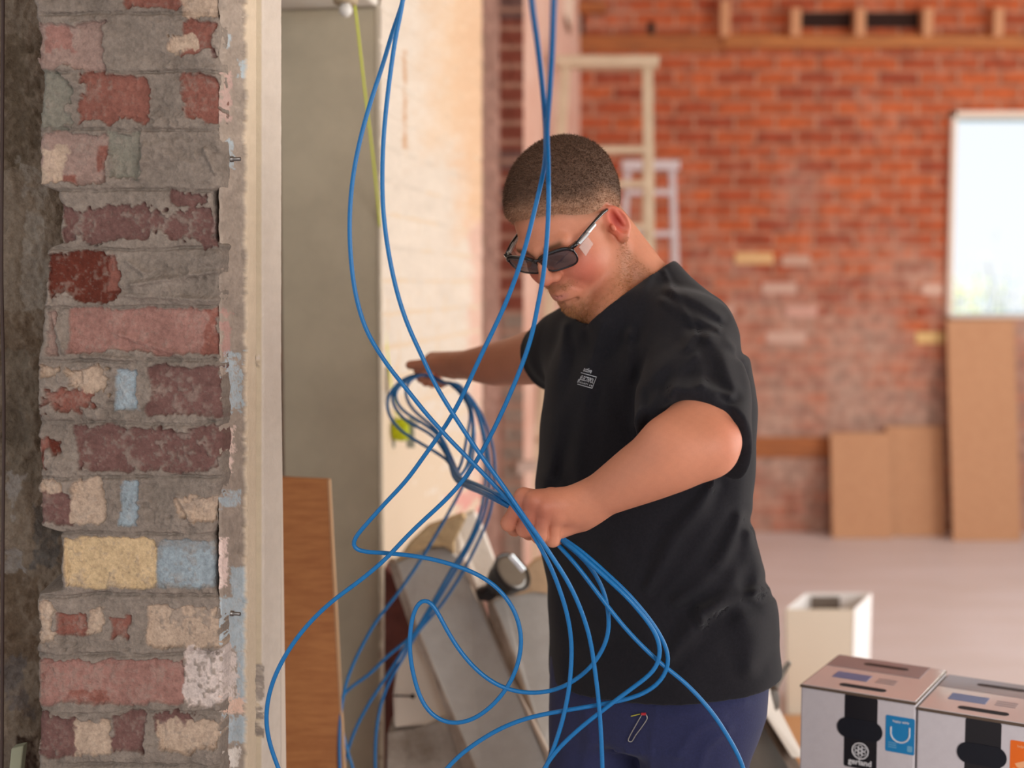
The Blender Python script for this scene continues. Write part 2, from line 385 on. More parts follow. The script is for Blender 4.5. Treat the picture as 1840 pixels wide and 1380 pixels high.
ROWS = [(8, 34), (120, 130), (220, 238), (330, 345), (434, 452), (543, 551), (636, 652), (750, 762), (848, 858), (945, 962), (1058, 1070), (1163, 1178), (1268, 1282), (1355, 1385)]
PIER = [
 (225, -20, 330, 10, RED), (330, -20, 392, 30, CREAM), (68, 42, 186, 124, PGREY), (84, 46, 130, 90, PINK, 14), (330, 40, 394, 100, RED), (372, 60, 394, 112, MAR), (300, 64, 362, 92, CREAM, 12),
 (70, 132, 125, 222, GGREY, 14), (150, 138, 264, 216, RED, 14), (200, 134, 264, 214, RED), (328, 134, 392, 218, RED, 8), 
 (68, 244, 196, 330, PGREY), (72, 266, 116, 330, CREAM, 12), (176, 262, 194, 308, RED, 5), (196, 238, 256, 322, GGREY, 9), (112, 314, 135, 328, RED, 5),
 (112, 372, 380, 432, MAR, 16, .45), (314, 346, 382, 372, MAR, 12, .5), (385, 345, 412, 426, c3(205, 176, 166, 1.0), 5),
 (84, 456, 218, 540, RUST, 12, .25), (196, 456, 216, 520, RED, 6),
 (126, 554, 392, 632, PINK, 6, .15), (365, 552, 392, 630, RED, 10), (84, 556, 104, 634, PGREY, 8),
 (72, 690, 170, 734, RED, 14), (118, 660, 192, 704, CREAM, 14), (76, 658, 110, 680, CREAM, 10), (211, 662, 248, 734, BLUE, 5), (268, 662, 396, 746, MAR, 7, .3),
 (140, 770, 398, 846, MAR, 9, .45), (70, 788, 86, 842, RED, 6), (92, 792, 108, 822, RUST, 8),
 (74, 858, 120, 896, CREAM, 9), (70, 884, 130, 943, MAR, 8), (128, 862, 188, 938, CREAM, 9), (222, 864, 248, 944, BLUE, 7), (216, 920, 232, 942, BLUE, 7), (316, 892, 394, 938, CREAM, 12, .4),
 (117, 966, 282, 1056, YEL, 5, .3), (284, 968, 388, 1056, BGREY, 6, .3), (296, 990, 375, 1050, BLUE, 16, .5),
 (68, 1072, 104, 1154, CREAM, 9), (99, 1098, 158, 1138, RED, 8), (160, 1092, 188, 1136, CREAM, 9), (200, 1108, 234, 1146, RED, 8), (266, 1088, 394, 1160, CREAM, 9, .6),
 (74, 1184, 330, 1262, PINK, 6, .15), (120, 1236, 200, 1260, RED, 9), (336, 1170, 402, 1268, WHITE, 10, .7),
 (70, 1288, 146, 1352, MAR, 12), (142, 1296, 198, 1352, CREAM, 12), (206, 1284, 262, 1350, MAR, 9), (280, 1284, 345, 1310, MAR, 14), (285, 1300, 396, 1345, CREAM, 12, .4)]
XL = [(-60, 62), (30, 64), (38, 68), (120, 70), (128, 74), (235, 70), (238, 68), (330, 72), (345, 108), (436, 112), (445, 86), (540, 84), (548, 78), (650, 70), (760, 70), (850, 74), (944, 72), (958, 108), (1058, 114), (1068, 70), (1160, 68), (1265, 70), (1280, 70), (1500, 66)]
XR = [(-60, 393), (220, 395), (335, 398), (345, 384), (428, 384), (440, 398), (545, 392), (700, 399), (860, 398), (960, 386), (1060, 386), (1070, 392), (1160, 398), (1440, 397)]
PIER_Y = 1.97
def build_pier():
    nv, nu = 960, 230
    py = np.linspace(-60, 1460, nv); s = np.linspace(0, 1, nu)
    xl = np.interp(py, *zip(*XL)); xr = np.interp(py, *zip(*XR))
    rng = np.random.default_rng(3)
    jit = fbm2(np.zeros(nv), np.linspace(0, 1, nv), (1, 60), 4, 5) * 6
    jr = fbm2(np.zeros(nv), np.linspace(0, 1, nv), (1, 70), 4, 6) * 4
    px = (xl + jit)[:, None] * (1 - s) + (xr + jr)[:, None] * s; PY = np.repeat(py[:, None], nu, 1)
    col, mask, (n1, n2, n3) = patches_col(px, PY, MORT, PIER, 11)
    # height towards the camera: mortar lumps, flat brick faces, course joints cut back
    rg = .35 + 1.0 * sstep(-.05, .35, fbm2((px - 60) / 340, PY / 1400, (4, 40), 3, 99))
    hgt = np.where(True, 0.0050 * n2 + (0.0052 * n1 + 0.0026 * n3) * rg, 0) * (1 - 0.72 * mask) + 0.0006 * n3 * mask - 0.0042 * mask + 0.004
    sm = sstep(-0.1, 0.5, fbm2((px - 60) / 340, PY / 1400, (3, 30), 3, 77)); hgt += 0.006 * sm * (1 - mask)
    hgt += .0025 * np.exp(-((mask - .35) / .18) ** 2)
    for a, b in ROWS:
        m = (a + b) / 2 + 5 * n2 ; hgt -= 0.0070 * np.exp(-((PY - m - 4) / 3.0) ** 2) * (0.4 + 0.6 * sstep(-0.3, 0.3, n1))
    # trowel ridges in the smeared mortar
    for (x0, y0, x1, y1, amp) in [(262, 262, 250, 322, .007), (300, 255, 262, 268, .004), (370, 270, 388, 310, .009), (232, 470, 260, 490, .006), (240, 512, 390, 488, .006), (215, 530, 395, 540, .006), (95, 560, 118, 630, .006), (215, 600, 330, 640, .004), (320, 890, 350, 940, .008), (150, 640, 260, 648, .006), (60, 1000, 110, 960, .004)]:
        ab = np.array([x1 - x0, y1 - y0]); t = np.clip(((px - x0) * ab[0] + (PY - y0) * ab[1]) / (ab @ ab), 0, 1)
        d = np.hypot(px - x0 - t * ab[0], PY - y0 - t * ab[1]); hgt += amp * np.exp(-(d / 5) ** 2)
    e = np.minimum(s, 1 - s) * nu; hgt -= 0.010 * np.exp(-e / 2.5)[None]
    V = Pv(px, PY, PIER_Y); V[..., 1] -= hgt
    # flanks going back
    Vs = [V.reshape(-1, 3)]; Cs = [col.reshape(-1, 3)]
    idx = np.arange(nv * nu).reshape(nv, nu); q = lambda I: np.stack([I[:-1, :-1], I[1:, :-1], I[1:, 1:], I[:-1, 1:]], -1).reshape(-1, 4)
    Fs = [q(idx)]
    k = nv * nu; nd = 10
    for side in (0, 1):
        edge = V[:, 0] if side == 0 else V[:, -1]; ec = col[:, 0] if side == 0 else col[:, -1]
        dd = np.linspace(0, 1, nd + 1)[1:]
        back = edge[:, None, :] + (np.array([-0.03, 0.30, 0]) if side == 0 else np.array([0.004, 0.03, 0])) * dd[None, :, None]
        Vs.append(back.reshape(-1, 3)); Cs.append(np.repeat(ec[:, None], nd, 1).reshape(-1, 3) * 0.9 + 0.1 * np.array(MORT))
        I = np.concatenate([idx[:, 0 if side == 0 else -1][:, None], k + np.arange(nv * nd).reshape(nv, nd)], 1)
        f = q(I); Fs.append(f if side else f[:, ::-1]); k += nv * nd
    # close top/bottom extents: pier continues to floor and ceiling as plain rough block
    o = mesh_np('wall_left', np.concatenate(Vs), np.concatenate(Fs), M_ROUGH, col=np.concatenate(Cs))
    return o

M_ROUGH = mat('rough_masonry', (1, 1, 1, 1), 0.92, attr=True, noise=(150, 0.6, (0.60, 0.58, 0.58, 1)), bump=(260, 0.9, 0.003), spec=0.2)
M_PLAST = mat('painted_plaster', (1, 1, 1, 1), 0.75, attr=True, noise=(35, 0.18, (0.8, 0.76, 0.7, 1)), bump=(150, 0.6, 0.003), spec=0.3)
M_PLAST2 = mat('cream_painted_brick', (1, 1, 1, 1), 0.7, attr=True, bump=(120, 0.2, 0.001), spec=0.3)
pier = build_pier(); tag(pier, kind='structure')
# masonry of the same pier above and below the part that shows
mb = MB(); 
a = P(70, -60, PIER_Y + 0.01); b_ = P(395, -60, PIER_Y + 0.01); c_ = P(70, 1460, PIER_Y + 0.01)
mb.box((a[0], PIER_Y + 0.004, a[2] - 0.002), (b_[0], 2.2, 3.2)); mb.box((a[0], PIER_Y + 0.004, 0), (b_[0], 2.2, c_[2] + 0.002)); mb.box((a[0] + .03, PIER_Y + 0.03, 0), (b_[0] - .012, 2.2, 3.2))
tag(mb.build('wall_left', mat('plain_masonry', C(128, 117, 107, K1), 0.95, noise=(20, 1, C(120, 80, 70, K1)), bump=(60, .8, .006))), kind='structure')

def relief(name, px0, px1, py0, py1, nu, nv, Yfun, base, patches, seed, m, disp=0.002, normal=(0, -1, 0), edge=5.0, extra=None, warp=None, nz=1.0):
    s = np.linspace(0, 1, nu); py = np.linspace(py0, py1, nv)
    px = np.repeat((px0 + (px1 - px0) * s)[None], nv, 0); PY = np.repeat(py[:, None], nu, 1)
    if warp is not None: px = warp(px, PY)
    col, mask, ns = patches_col(px, PY, base, patches, seed, edge, nz)
    V = Pv(px, PY, Yfun(px)); h = disp * (0.7 * ns[0] + 0.8 * ns[1] + 0.25 * ns[2])
    if extra is not None: h, col = extra(px, PY, h, col, mask, ns)
    V = V + h[..., None] * np.array(normal)
    I = np.arange(nu * nv).reshape(nv, nu); F_ = np.stack([I[:-1, :-1], I[1:, :-1], I[1:, 1:], I[:-1, 1:]], -1).reshape(-1, 4)
    o = mesh_np(name, V.reshape(-1, 3), F_, m, col=col.reshape(-1, 3)); return tag(o, kind='structure')
# return face of the pier: raw edge, remnants of blue and pink paint, then thick cream plaster
YR0, YR1 = PIER_Y + 0.0, 2.24
def yret(px): return YR0 + (px - 396) / (500 - 396) * (YR1 - YR0)
CR2 = c3(218, 198, 172, 1.0); LBL = c3(180, 192, 198, 1.0); WARM = c3(214, 200, 186, 1.0)
RET = [(445, -100, 520, 1600, WARM, 3, .08), (447, -100, 458, 1600, CR2, 3, .1), (457, -100, 467, 1600, c3(196, 176, 148, 1.0), 3, .15),
       (406, 62, 414, 84, LBL, 6), (432, 110, 440, 140, LBL, 6), (404, 244, 418, 300, LBL, 8), (398, 130, 414, 215, c3(196, 164, 154, 1.0), 8), (398, 560, 412, 640, c3(190, 150, 140, 1.0), 8),
       (404, 640, 432, 740, LBL, 12, .5), (404, 770, 420, 850, c3(215, 190, 178), 8), (402, 880, 432, 912, LBL, 8, .5), (392, 968, 408, 1055, c3(225, 200, 190), 8), (416, 1020, 440, 1080, LBL, 6, .05), (392, 1072, 440, 1162, LBL, 7, .05), (422, 1150, 440, 1262, LBL, 6, .05),
       (394, 1170, 428, 1265, WHITE, 12, .6), (400, 1255, 436, 1284, c3(220, 185, 165), 8), (400, 1284, 440, 1335, LBL, 10, .1), (395, 1345, 430, 1380, c3(215, 205, 195), 8),
       (455, 1195, 468, 1262, c3(140, 128, 118), 4), (456, 1270, 467, 1290, c3(130, 118, 108), 5), (455, 640, 464, 660, c3(150, 135, 118), 4), (456, 1300, 466, 1320, c3(130, 118, 108), 5)]
def ret_extra(px, PY, h, col, mask, ns):
    ledge = sstep(436, 439, px + 6 * ns[1] + 4 * ns[0]); h = h * (1 - 0.75 * ledge) + 0.005 * ledge - 0.010 * np.exp(-((px - 462) / 4.0) ** 2) - 0.004 * sstep(399, 396, px)
    sm = np.where((px < 457)[..., None], np.array(CR2), np.where((px < 467)[..., None], np.array(c3(198, 180, 154, 1.0)), np.array(WARM))) * (1 + .05 * ns[1] + .03 * ns[0])[..., None]
    chip = np.zeros(px.shape)
    for (x0, y0, x1, y1) in ((453, 1190, 470, 1325), (453, 635, 466, 664)): chip = np.maximum(chip, (px > x0) * (px < x1) * (PY > y0) * (PY < y1))
    a = (ledge * (1 - chip))[..., None]; col = col * (1 - a) + sm * a
    return h, col
relief('wall_left', 397, 500, -60, 1460, 90, 620, yret, c3(160, 145, 132, 1.0), RET, 31, M_PLAST, 0.0018, tuple(WN), 4, ret_extra)
# back end of the pier and the body of the plaster edge
p0 = P(500, -60, YR1); 
mb = MB(); mb.prism([(p0[0] - .004, YR1, 0), (p0[0] - .004, YR1, 3.2), (p0[0] - .09, YR1, 3.2), (p0[0] - .09, YR1, 0)], (-0.01, 0.02, 0))
tag(mb.build('wall_left', mat('cream_plaster', C(215, 200, 185), 0.8)), kind='structure')

# dark rough wall at the far left, set back
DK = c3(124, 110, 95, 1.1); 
def dark_extra(px, PY, h, col, mask, ns):
    return h + 0.012 * np.sign(ns[1]) * np.abs(ns[1]) ** 1.3, col
relief('wall_left', -240, 160, -60, 1460, 170, 620, lambda px: 2.16 + 0 * px, DK, [(5, 60, 60, 300, c3(106, 92, 76, 1.1), 22, .5), (40, 300, 100, 560, c3(136, 126, 114), 24, .5), (0, 560, 60, 640, c3(106, 90, 74), 22, .5),
       (20, 640, 80, 860, c3(110, 98, 84), 22), (10, 860, 40, 1040, c3(140, 132, 124), 20, .5), (55, 900, 110, 1020, c3(96, 90, 84), 14, .4), (0, 1040, 70, 1190, c3(104, 88, 72), 18, .4), (10, 1190, 40, 1280, c3(105, 96, 90), 18, .4), (30, 1320, 70, 1400, c3(60, 44, 34, 1.0), 6, .2)],
       41, M_ROUGH, 0.010, extra=dark_extra)
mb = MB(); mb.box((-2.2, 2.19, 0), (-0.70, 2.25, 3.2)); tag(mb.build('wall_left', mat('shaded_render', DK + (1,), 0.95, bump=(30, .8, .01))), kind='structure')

# far jamb of the first opening: khaki render facing us, then the cream painted brick wall
YJ = 3.37
def slab_wall(name, Ya, Yb, z1, m, thick=0.26):
    A = np.array([line_x(Ya), Ya, 0]); B = np.array([line_x(Yb), Yb, 0])
    mb = MB(); mb.prism([A, B, B - WN * thick, A - WN * thick], (0, 0, z1)); return tag(mb.build(name, m), kind='structure')
M_KHAKI = mat('khaki_render', C(208, 194, 168), 0.85, noise=(7, 0.25, C(152, 142, 122)), bump=(220, 0.25, 0.001))
A = np.array([line_x(YJ), YJ, 0])
mb = MB(); mb.prism([A - WN * .004, A - WN * .262, A - WN * .262 + WD * .012, A - WN * .004 + WD * .012], (0, 0, 2.185))
tag(mb.build('wall_left', M_KHAKI, bevel=0.006, bseg=3), kind='structure')
slab_wall('wall_left', YJ + 0.012, 4.74, 3.2, mat('cream_masonry', C(225, 205, 180), .85))
mb = MB(); mb.bar(A + WN * -0.002 + np.array([0, -0.001, 0]), A + WN * -0.002 + np.array([0, -.001, 2.19]), .012, .012, up=(0, 1, 0)); tag(mb.build('trim_1', mat('cream_bead', C(225, 212, 190), .7), bevel=.004), kind='structure')
mb = MB(); q = A - WN * .13 - WD * .001; mb.box((q[0] - .13, q[1] - .003, .9555), (q[0] + .12, q[1] + .012, .957)); tag(mb.build('trim_2', M_KHAKI), kind='structure')
# lintel over the first opening
B0 = np.array([line_x(2.22), 2.22, 0])
mb = MB(); mb.prism([A + [0, 0, 2.185] + WD * .0, B0 + [0, 0, 2.185], B0 - WN * .26 + [0, 0, 2.185], A - WN * .26 + [0, 0, 2.185]], (0, 0, 1.0))
tag(mb.build('wall_left', mat('cream_lintel', C(246, 240, 230), .85, noise=(9, .4, C(225, 208, 184)), bump=(60, .3, .002)), bevel=.008), kind='structure')
# the cream painted brick face, with courses, bare patches near the slabs
def ywall(px): return 2070.0 / (1300 - px)
CRW = c3(226, 214, 199, 1.0)
def wall_extra(px, PY, h, col, mask, ns):
    Y = ywall(px); z = 1.5 - (PY - 510) / F_PX * Y
    ph = (z / 0.0862) % 1.0; j = np.exp(-((ph - 0.5) / 0.07) ** 2)
    row = np.floor(z / 0.0862); t = ((Y * 1.012) / 0.24 + 0.5 * (row % 2)) % 1.0; j2 = np.exp(-((t - 0.5) / 0.03) ** 2)
    jj = np.maximum(j, j2); h = h - 0.0055 * jj * (0.35 + 0.65 * sstep(-.2, .4, ns[1]))
    col = col * (1 - 0.15 * (jj * sstep(-.1, .5, ns[0]))[..., None])
    return h, col
PKW = c3(224, 160, 150, 1.0)
WALLP = [(780, -60, 900, 250, c3(234, 204, 172, 1.0), 22, .1, 130), (830, -60, 900, 420, c3(232, 196, 162, 1.0), 16, .1, 60), (725, 88, 730, 265, c3(205, 160, 120, 1.0), 2, .6), (845, 400, 875, 1100, c3(228, 190, 172, 1.0), 10, .1, 24),
         (795, 862, 900, 1060, PKW, 10, .1, 16), (760, 905, 860, 1080, PKW, 10, .1, 16), (722, 945, 820, 1080, PKW, 10, .1, 14), (686, 985, 730, 1200, c3(110, 70, 62, 1.0), 8, .4), (690, 1200, 760, 1400, c3(205, 190, 175, 1.0), 14, .3)]
relief('wall_left', 684, 866, -60, 1420, 180, 560, ywall, CRW, WALLP, 51, M_PLAST2, 0.0018, tuple(WN), 8, wall_extra, nz=.3)

# second opening's far jamb: pink plaster strip and raw brick
YK = 5.75
slab_wall('wall_left', YK + .02, 8.0, 3.6, mat('dusty_pink_plaster', C(222, 186, 170), .85, noise=(4, .7, C(205, 150, 130)), bump=(20, .4, .004)))
def jamb_px(px): return YK + (940 - px) * 0.0004
JB = [(840, -60, 897, 1400, c3(214, 168, 152, 1.0), 4, .15), (852, -60, 866, 1400, c3(235, 208, 178, 1.0), 3, .1), (905, 545, 946, 1100, c3(168, 146, 132, 1.0), 6, .4)]
def jb_extra(px, PY, h, col, mask, ns):
    z = PY / 34.0; row = np.floor(z); fr = z - row; m = np.exp(-((fr - .5) / .13) ** 2) * (px > 898) * (PY < 900)
    rr = np.random.default_rng(8).random(400)[np.clip(row.astype(int) + 20, 0, 399)]
    bc = np.where(rr[..., None] < .5, np.array(c3(140, 72, 56, 1.0)), np.array(c3(118, 84, 78, 1.0)))
    up = (PY < 560)[..., None] & (px > 898)[..., None]
    col = np.where(up, bc * (1 + .2 * ns[1])[..., None], col)
    col = col * (1 - m[..., None]) + m[..., None] * np.array(c3(200, 150, 128, 1.0)) * .9 
    return h - .004 * m, col
relief('wall_left', 842, 941, -100, 1200, 90, 420, jamb_px, c3(168, 120, 104, 1.0), JB, 61, M_PLAST, 0.006, (0, -1, 0), 5, jb_extra)

# back wall with the window
YB = 8.0
M_BRICK = brick_mat('old_red_brick', C(198, 98, 52), C(156, 68, 42), C(188, 132, 106), C(192, 162, 146), 0.85)
wx0, wx1, wz0, wz1 = P(1703, 400, YB)[0], P(1703, 400, YB)[0] + 1.15, P(1705, 572, YB)[2], P(1705, 200, YB)[2]
mb = MB(); x0, x1, z1 = -3.0, 5.6, 3.75
mb.box((x0, YB, 0), (wx0, YB + .24, z1)); mb.box((wx1, YB, 0), (x1, YB + .24, z1)); mb.box((wx0, YB, 0), (wx1, YB + .24, wz0)); mb.box((wx0, YB, wz1), (wx1, YB + .24, z1))
wb = tag(mb.build('wall_back', M_BRICK), kind='structure')
# window frame, glass, sill
M_FRAME = mat('cream_window_paint', C(232, 214, 200), .5)
win = tag(empty('window_1', (wx0, YB, wz0)), kind='structure')
mb = MB(); t = .04
mb.box((wx0, YB - .03, wz1 - t), (wx1, YB + .1, wz1)); mb.box((wx0, YB - .03, wz0), (wx0 + t * .8, YB + .1, wz1)); mb.box((wx1 - t, YB - .03, wz0), (wx1, YB + .1, wz1)); mb.box((wx0, YB - .03, wz0), (wx1, YB + .1, wz0 + .02))
adopt(mb.build('window_frame', M_FRAME, bevel=.004), win)
mb = MB(); s_ = .014
for a_, b2 in (((wx0 + .032, wz1 - .054), (wx1 - .04, wz1 - .04)), ((wx0 + .032, wz0 + .02), (wx1 - .04, wz0 + .03)), ((wx0 + .032, wz0 + .02), (wx0 + .046, wz1 - .04))): mb.box((a_[0], YB + .04, a_[1]), (b2[0], YB + .07, b2[1]))
adopt(mb.build('glazing_bar', mat('pale_blue_metal', C(150, 190, 210), .4)), win)
mb = MB(); mb.box((wx0 + .03, YB + .052, wz0 + .02), (wx1 - .04, YB + .056, wz1 - .04))
adopt(mb.build('glass', mat('window_glass', (1, 1, 1, 1), 0.0, trans=1.0, ior=1.02)), win)
# odd pale bricks in the back wall
for (x_, y_, w2, c) in [(1355, 464, 68, C(218, 178, 128)), (1672, 607, 52, C(222, 188, 130)), (1412, 606, 70, C(205, 170, 155)), (1400, 518, 62, C(200, 165, 150)), (1430, 468, 50, C(196, 158, 140)), (1290, 560, 60, C(198, 160, 145)), (1440, 560, 56, C(206, 160, 146)), (1675, 520, 36, C(212, 176, 160))]:
    p = P(x_, y_, YB); mb = MB(); mb.box((p[0] - w2 / 600, YB - .004, p[2] - .034), (p[0] + w2 / 600, YB + .01, p[2] + .034))
    tag(mb.build('wall_back', mat('pale_brick', c, .9), bevel=.003), kind='structure')
# timber plate, stubs and noggin built into the back wall
M_OLDT = wood_mat('old_orange_timber', C(176, 104, 52), C(140, 82, 44), (3, 30, 30))
def pxbox(px0, px1, py0, py1, Y, d, m, name='trim_3', parent=None, bevel=.003):
    a = P(px0, py1, Y); b = P(px1, py0, Y); mb = MB(); mb.box((a[0], Y, a[2]), (b[0], Y + d, b[2])); return mb.build(name, m, parent, bevel=bevel)
tag(pxbox(1030, 1300, 62, 92, YB - .02, .1, M_OLDT), kind='structure')
tag(pxbox(1300, 1900, 62, 86, YB - .035, .1, wood_mat('tan_timber', C(190, 120, 62), C(150, 90, 48), (3, 30, 30)), 'trim_4'), kind='structure')
tag(pxbox(1250, 1493, 786, 822, YB - .02, .1, M_OLDT, 'trim_5'), kind='structure')
M_STUB = mat('dusty_timber_end', C(205, 150, 112), .8)
for i, x_ in enumerate((1303, 1430, 1546, 1668, 1795)):
    tag(pxbox(x_ - 9, x_ + 10, 14 + (i == 0) * -14, 64, YB - .09, .09, M_STUB, 'trim_%d' % (6 + i)), kind='structure')
M_HOLE_SHADE = mat('cavity_shade', C(46, 26, 20), .95)  # flat dark panels painted as the shade inside the wall holes
for i, (a_, b2, c2, d2) in enumerate(((1440, 1537, 22, 50), (1556, 1658, 22, 50), (1164, 1176, 38, 68), (1034, 1050, 22, 66))):
    tag(pxbox(a_, b2, c2, d2, YB - .006, .02, M_HOLE_SHADE, 'trim_%d' % (12 + i), bevel=0), kind='structure')
tag(pxbox(1034, 1090, 2, 20, YB - .12, .1, M_OLDT, 'trim_17'), kind='structure')
# floor: dusty concrete
M_FLOOR = mat('dusty_concrete_floor', C(222, 212, 214), .5, noise=(1.3, .6, C(208, 194, 190), (1, 2.4, 1)), bump=(40, .15, .002), spec=.35)
mb = MB(); mb.box((-3, -3, -.1), (7.5, 8.3, 0)); tag(mb.build('floor', M_FLOOR), kind='structure')
mb = MB(); mb.box((-3, -3, 3.75), (7.5, 8.3, 3.85)); tag(mb.build('ceiling', mat('ceiling_board', C(190, 170, 150), .9)), kind='structure')
mb = MB(); mb.prism([P(985, -40, 7.2), P(1034, -40, 7.2), P(1027, 50, 7.2), P(1018, 30, 7.2)], (0, .5, 0)); tag(mb.build('trim_18', mat('cornice_plaster', C(232, 214, 196), .8)), kind='structure')
mb = MB(); mb.box((-3.0, -3.0, 0), (7.5, -2.9, 3.75)); tag(mb.build('wall_front', mat('front_wall_plaster', C(196, 184, 170), .9)), kind='structure')
mb = MB(); mb.box((-3.1, 2.6, 0), (-3.0, 8.3, 3.75)); tag(mb.build('wall_side', mat('side_wall_plaster', C(150, 140, 128), .9)), kind='structure')
# outside ground
mb = MB(); mb.box((-30, 8.4, -.6), (60, 60, -.5)); tag(mb.build('outside_ground', mat('dry_grass', C(196, 200, 150), .95, noise=(2, 1, C(200, 205, 150)))), 'dry pale grass field seen low through the window', 'ground', kind='structure')

# ================================================================== PROPS
rnd = random.Random(5)
# shrubs beyond the window
M_LEAF = mat('pale_leaf', C(222, 228, 190), .7, noise=(3, .8, C(226, 228, 170))); M_TWIG = mat('grey_twig', C(190, 192, 196), .8)
def shrub(name, loc, r, hgt, n, label, seed, leafmat=M_LEAF):
    rr = random.Random(seed); root = empty(name, loc); mb = MB(); st = MB()
    for k in range(7):
        a = rr.uniform(0, 6.28); tip = (loc[0] + math.cos(a) * r * rr.uniform(.2, .8), loc[1] + math.sin(a) * r * .6, loc[2] + hgt * rr.uniform(.7, 1.15))
        st.tube([loc, (loc[0] + (tip[0] - loc[0]) * .3, loc[1], loc[2] + hgt * .5), tip], [.02, .014, .005], 5)
        for j in range(n // 7):
            t = rr.uniform(.3, 1.0); c_ = [loc[i] + (tip[i] - loc[i]) * t + rr.gauss(0, r * .22) for i in range(3)]
            u = Vector((rr.gauss(0, 1), rr.gauss(0, 1), rr.gauss(0, 1))).normalized(); v = u.orthogonal().normalized(); s = rr.uniform(.04, .08)
            c_ = Vector(c_); mb.add([c_ - u * s, c_ + v * s * .4, c_ + u * s, c_ - v * s * .4], [(0, 1, 2, 3)])
    adopt(mb.build('foliage', leafmat, smooth=True), root); adopt(st.build('stem', M_TWIG), root)
    tag(root, label, 'shrub', 'shrubs outside the window'); return root
M_LEAFY = mat('yellow_leaf', C(236, 230, 140), .7); M_LEAFB = mat('grey_leaf', C(190, 202, 212), .7)
for i, (x_, Y, r, h_, n, lb, m) in enumerate([(1715, 14, .35, 1.3, 260, 'yellow-green shrub at the left edge of the view through the window', M_LEAFY), (1760, 15, .6, 1.3, 420, 'low pale green shrub in the middle of the window view', M_LEAF),
        (1795, 13, .35, 1.7, 120, 'sparse bluish grey twiggy shrub rising highest in the window view', M_LEAFB), (1840, 16, .8, 1.6, 420, 'pale green shrub at the right edge of the window view', M_LEAF)]):
    q = P(x_, 540, Y); shrub('shrub', (q[0], Y, -.5), r, h_ + .5, n, lb, 20 + i, m)

# chipboard sheets leaning on the back wall
M_CHIP = mat('chipboard', C(196, 148, 112), .75, noise=(30, .5, C(180, 130, 96)), bump=(200, .2, .001)); M_CHIPE = mat('chipboard_edge', C(140, 96, 40), .8)
def sheet(name, pxs, pyt, Y0, Y1, m, label, group=None, th=.018):
    """leaning board: foot on floor at Y0, top at height of pixel row pyt at Y1"""
    a = P(pxs[0], 960, Y0)[0]; b = P(pxs[1], 960, Y0)[0]; zt = P(pxs[0], pyt, Y1)[2]
    mb = MB(); mb.prism([(a, Y0, .001), (b, Y0, .001), (b, Y1, zt), (a, Y1, zt)], (0, th, .002))
    o = mb.build(name, m, bevel=.002); tag(o, label, 'board', group); return o
sheet('chipboard_sheet', (1713, 1836), 575, 7.72, 7.93, M_CHIP, 'tall wide brown chipboard sheet leaning under the window at the right', 'chipboard sheets')
sheet('chipboard_sheet', (1496, 1603), 778, 7.80, 7.90, M_CHIP, 'short chipboard offcut leaning on the brick wall, left of the short pair', 'chipboard sheets')
sheet('chipboard_sheet', (1596, 1700), 766, 7.86, 7.96, M_CHIP, 'short chipboard offcut half behind its neighbour, next to the tall sheet', 'chipboard sheets')

# step ladders by the back wall
M_LAD = mat('weathered_cream_wood', C(214, 194, 168), .7, noise=(8, .4, C(180, 158, 130)), bump=(40, .2, .002))
M_LAD2 = mat('pale_lilac_aluminium', C(206, 196, 200), .45)
def ladder(name, Y, tl, tr, bl, br, pyt, rungs, m, label, lean=.45, wr=.05, top=True):
    """tl,tr px of rails at top row pyt; bl, br px of rails where they meet the floor"""
    T = [P(tl, pyt, Y + lean), P(tr, pyt, Y + lean)]; B = [np.array([P(bl, 900, Y)[0], Y, .002]), np.array([P(br, 900, Y)[0], Y, .002])]
    root = empty(name, tuple((B[0] + B[1]) / 2))
    for k in (0, 1):
        mb = MB(); mb.bar(B[k], T[k], wr, .03, up=(0, 1, 0)); adopt(mb.build('side_rail', m, bevel=.004), root)
    if top: mb = MB(); mb.bar(T[0] - [wr, 0, 0], T[1] + [wr, 0, 0], .12, .05, up=(0, 0, 1)); adopt(mb.build('top_step', m, bevel=.005), root)
    for r_ in rungs:
        z = P(1000, r_, Y + lean * .7)[2]; t = (z - .002) / (T[0][2] - .002)
        a = B[0] + (T[0] - B[0]) * t; b = B[1] + (T[1] - B[1]) * t; mb = MB(); mb.bar(a, b, .09, .028, up=(0, 0, 1)); adopt(mb.build('step', m, bevel=.003), root)
    for k in (0, 1):     # rear legs
        f = np.array([B[k][0] + (.03 if k else -.0), Y + lean + .42, .002]); mb = MB(); mb.bar(f, T[k] + [0, .02, -.06], wr * .6, .022, up=(0, 1, 0)); adopt(mb.build('rear_leg', m, bevel=.003), root)
    mb = MB(); za = .8; mb.bar((B[0][0], Y + lean + .25, za), (B[1][0], Y + lean + .25, za), .04, .02); adopt(mb.build('brace', m), root)
    tag(root, label, 'ladder'); return root
ladder('step_ladder', 6.0, 1016, 1163, 950, 1174, 112, (268, 330, 408, 490, 580, 680, 780, 880), M_LAD, 'tall cream wooden step ladder behind the man, reaching near the roof timber')
ladder('step_ladder', 6.95, 1128, 1207, 1085, 1236, 298, (345, 420, 500, 590), M_LAD2, 'lower pale aluminium step ladder to the right of the cream wooden one', .3, .035)

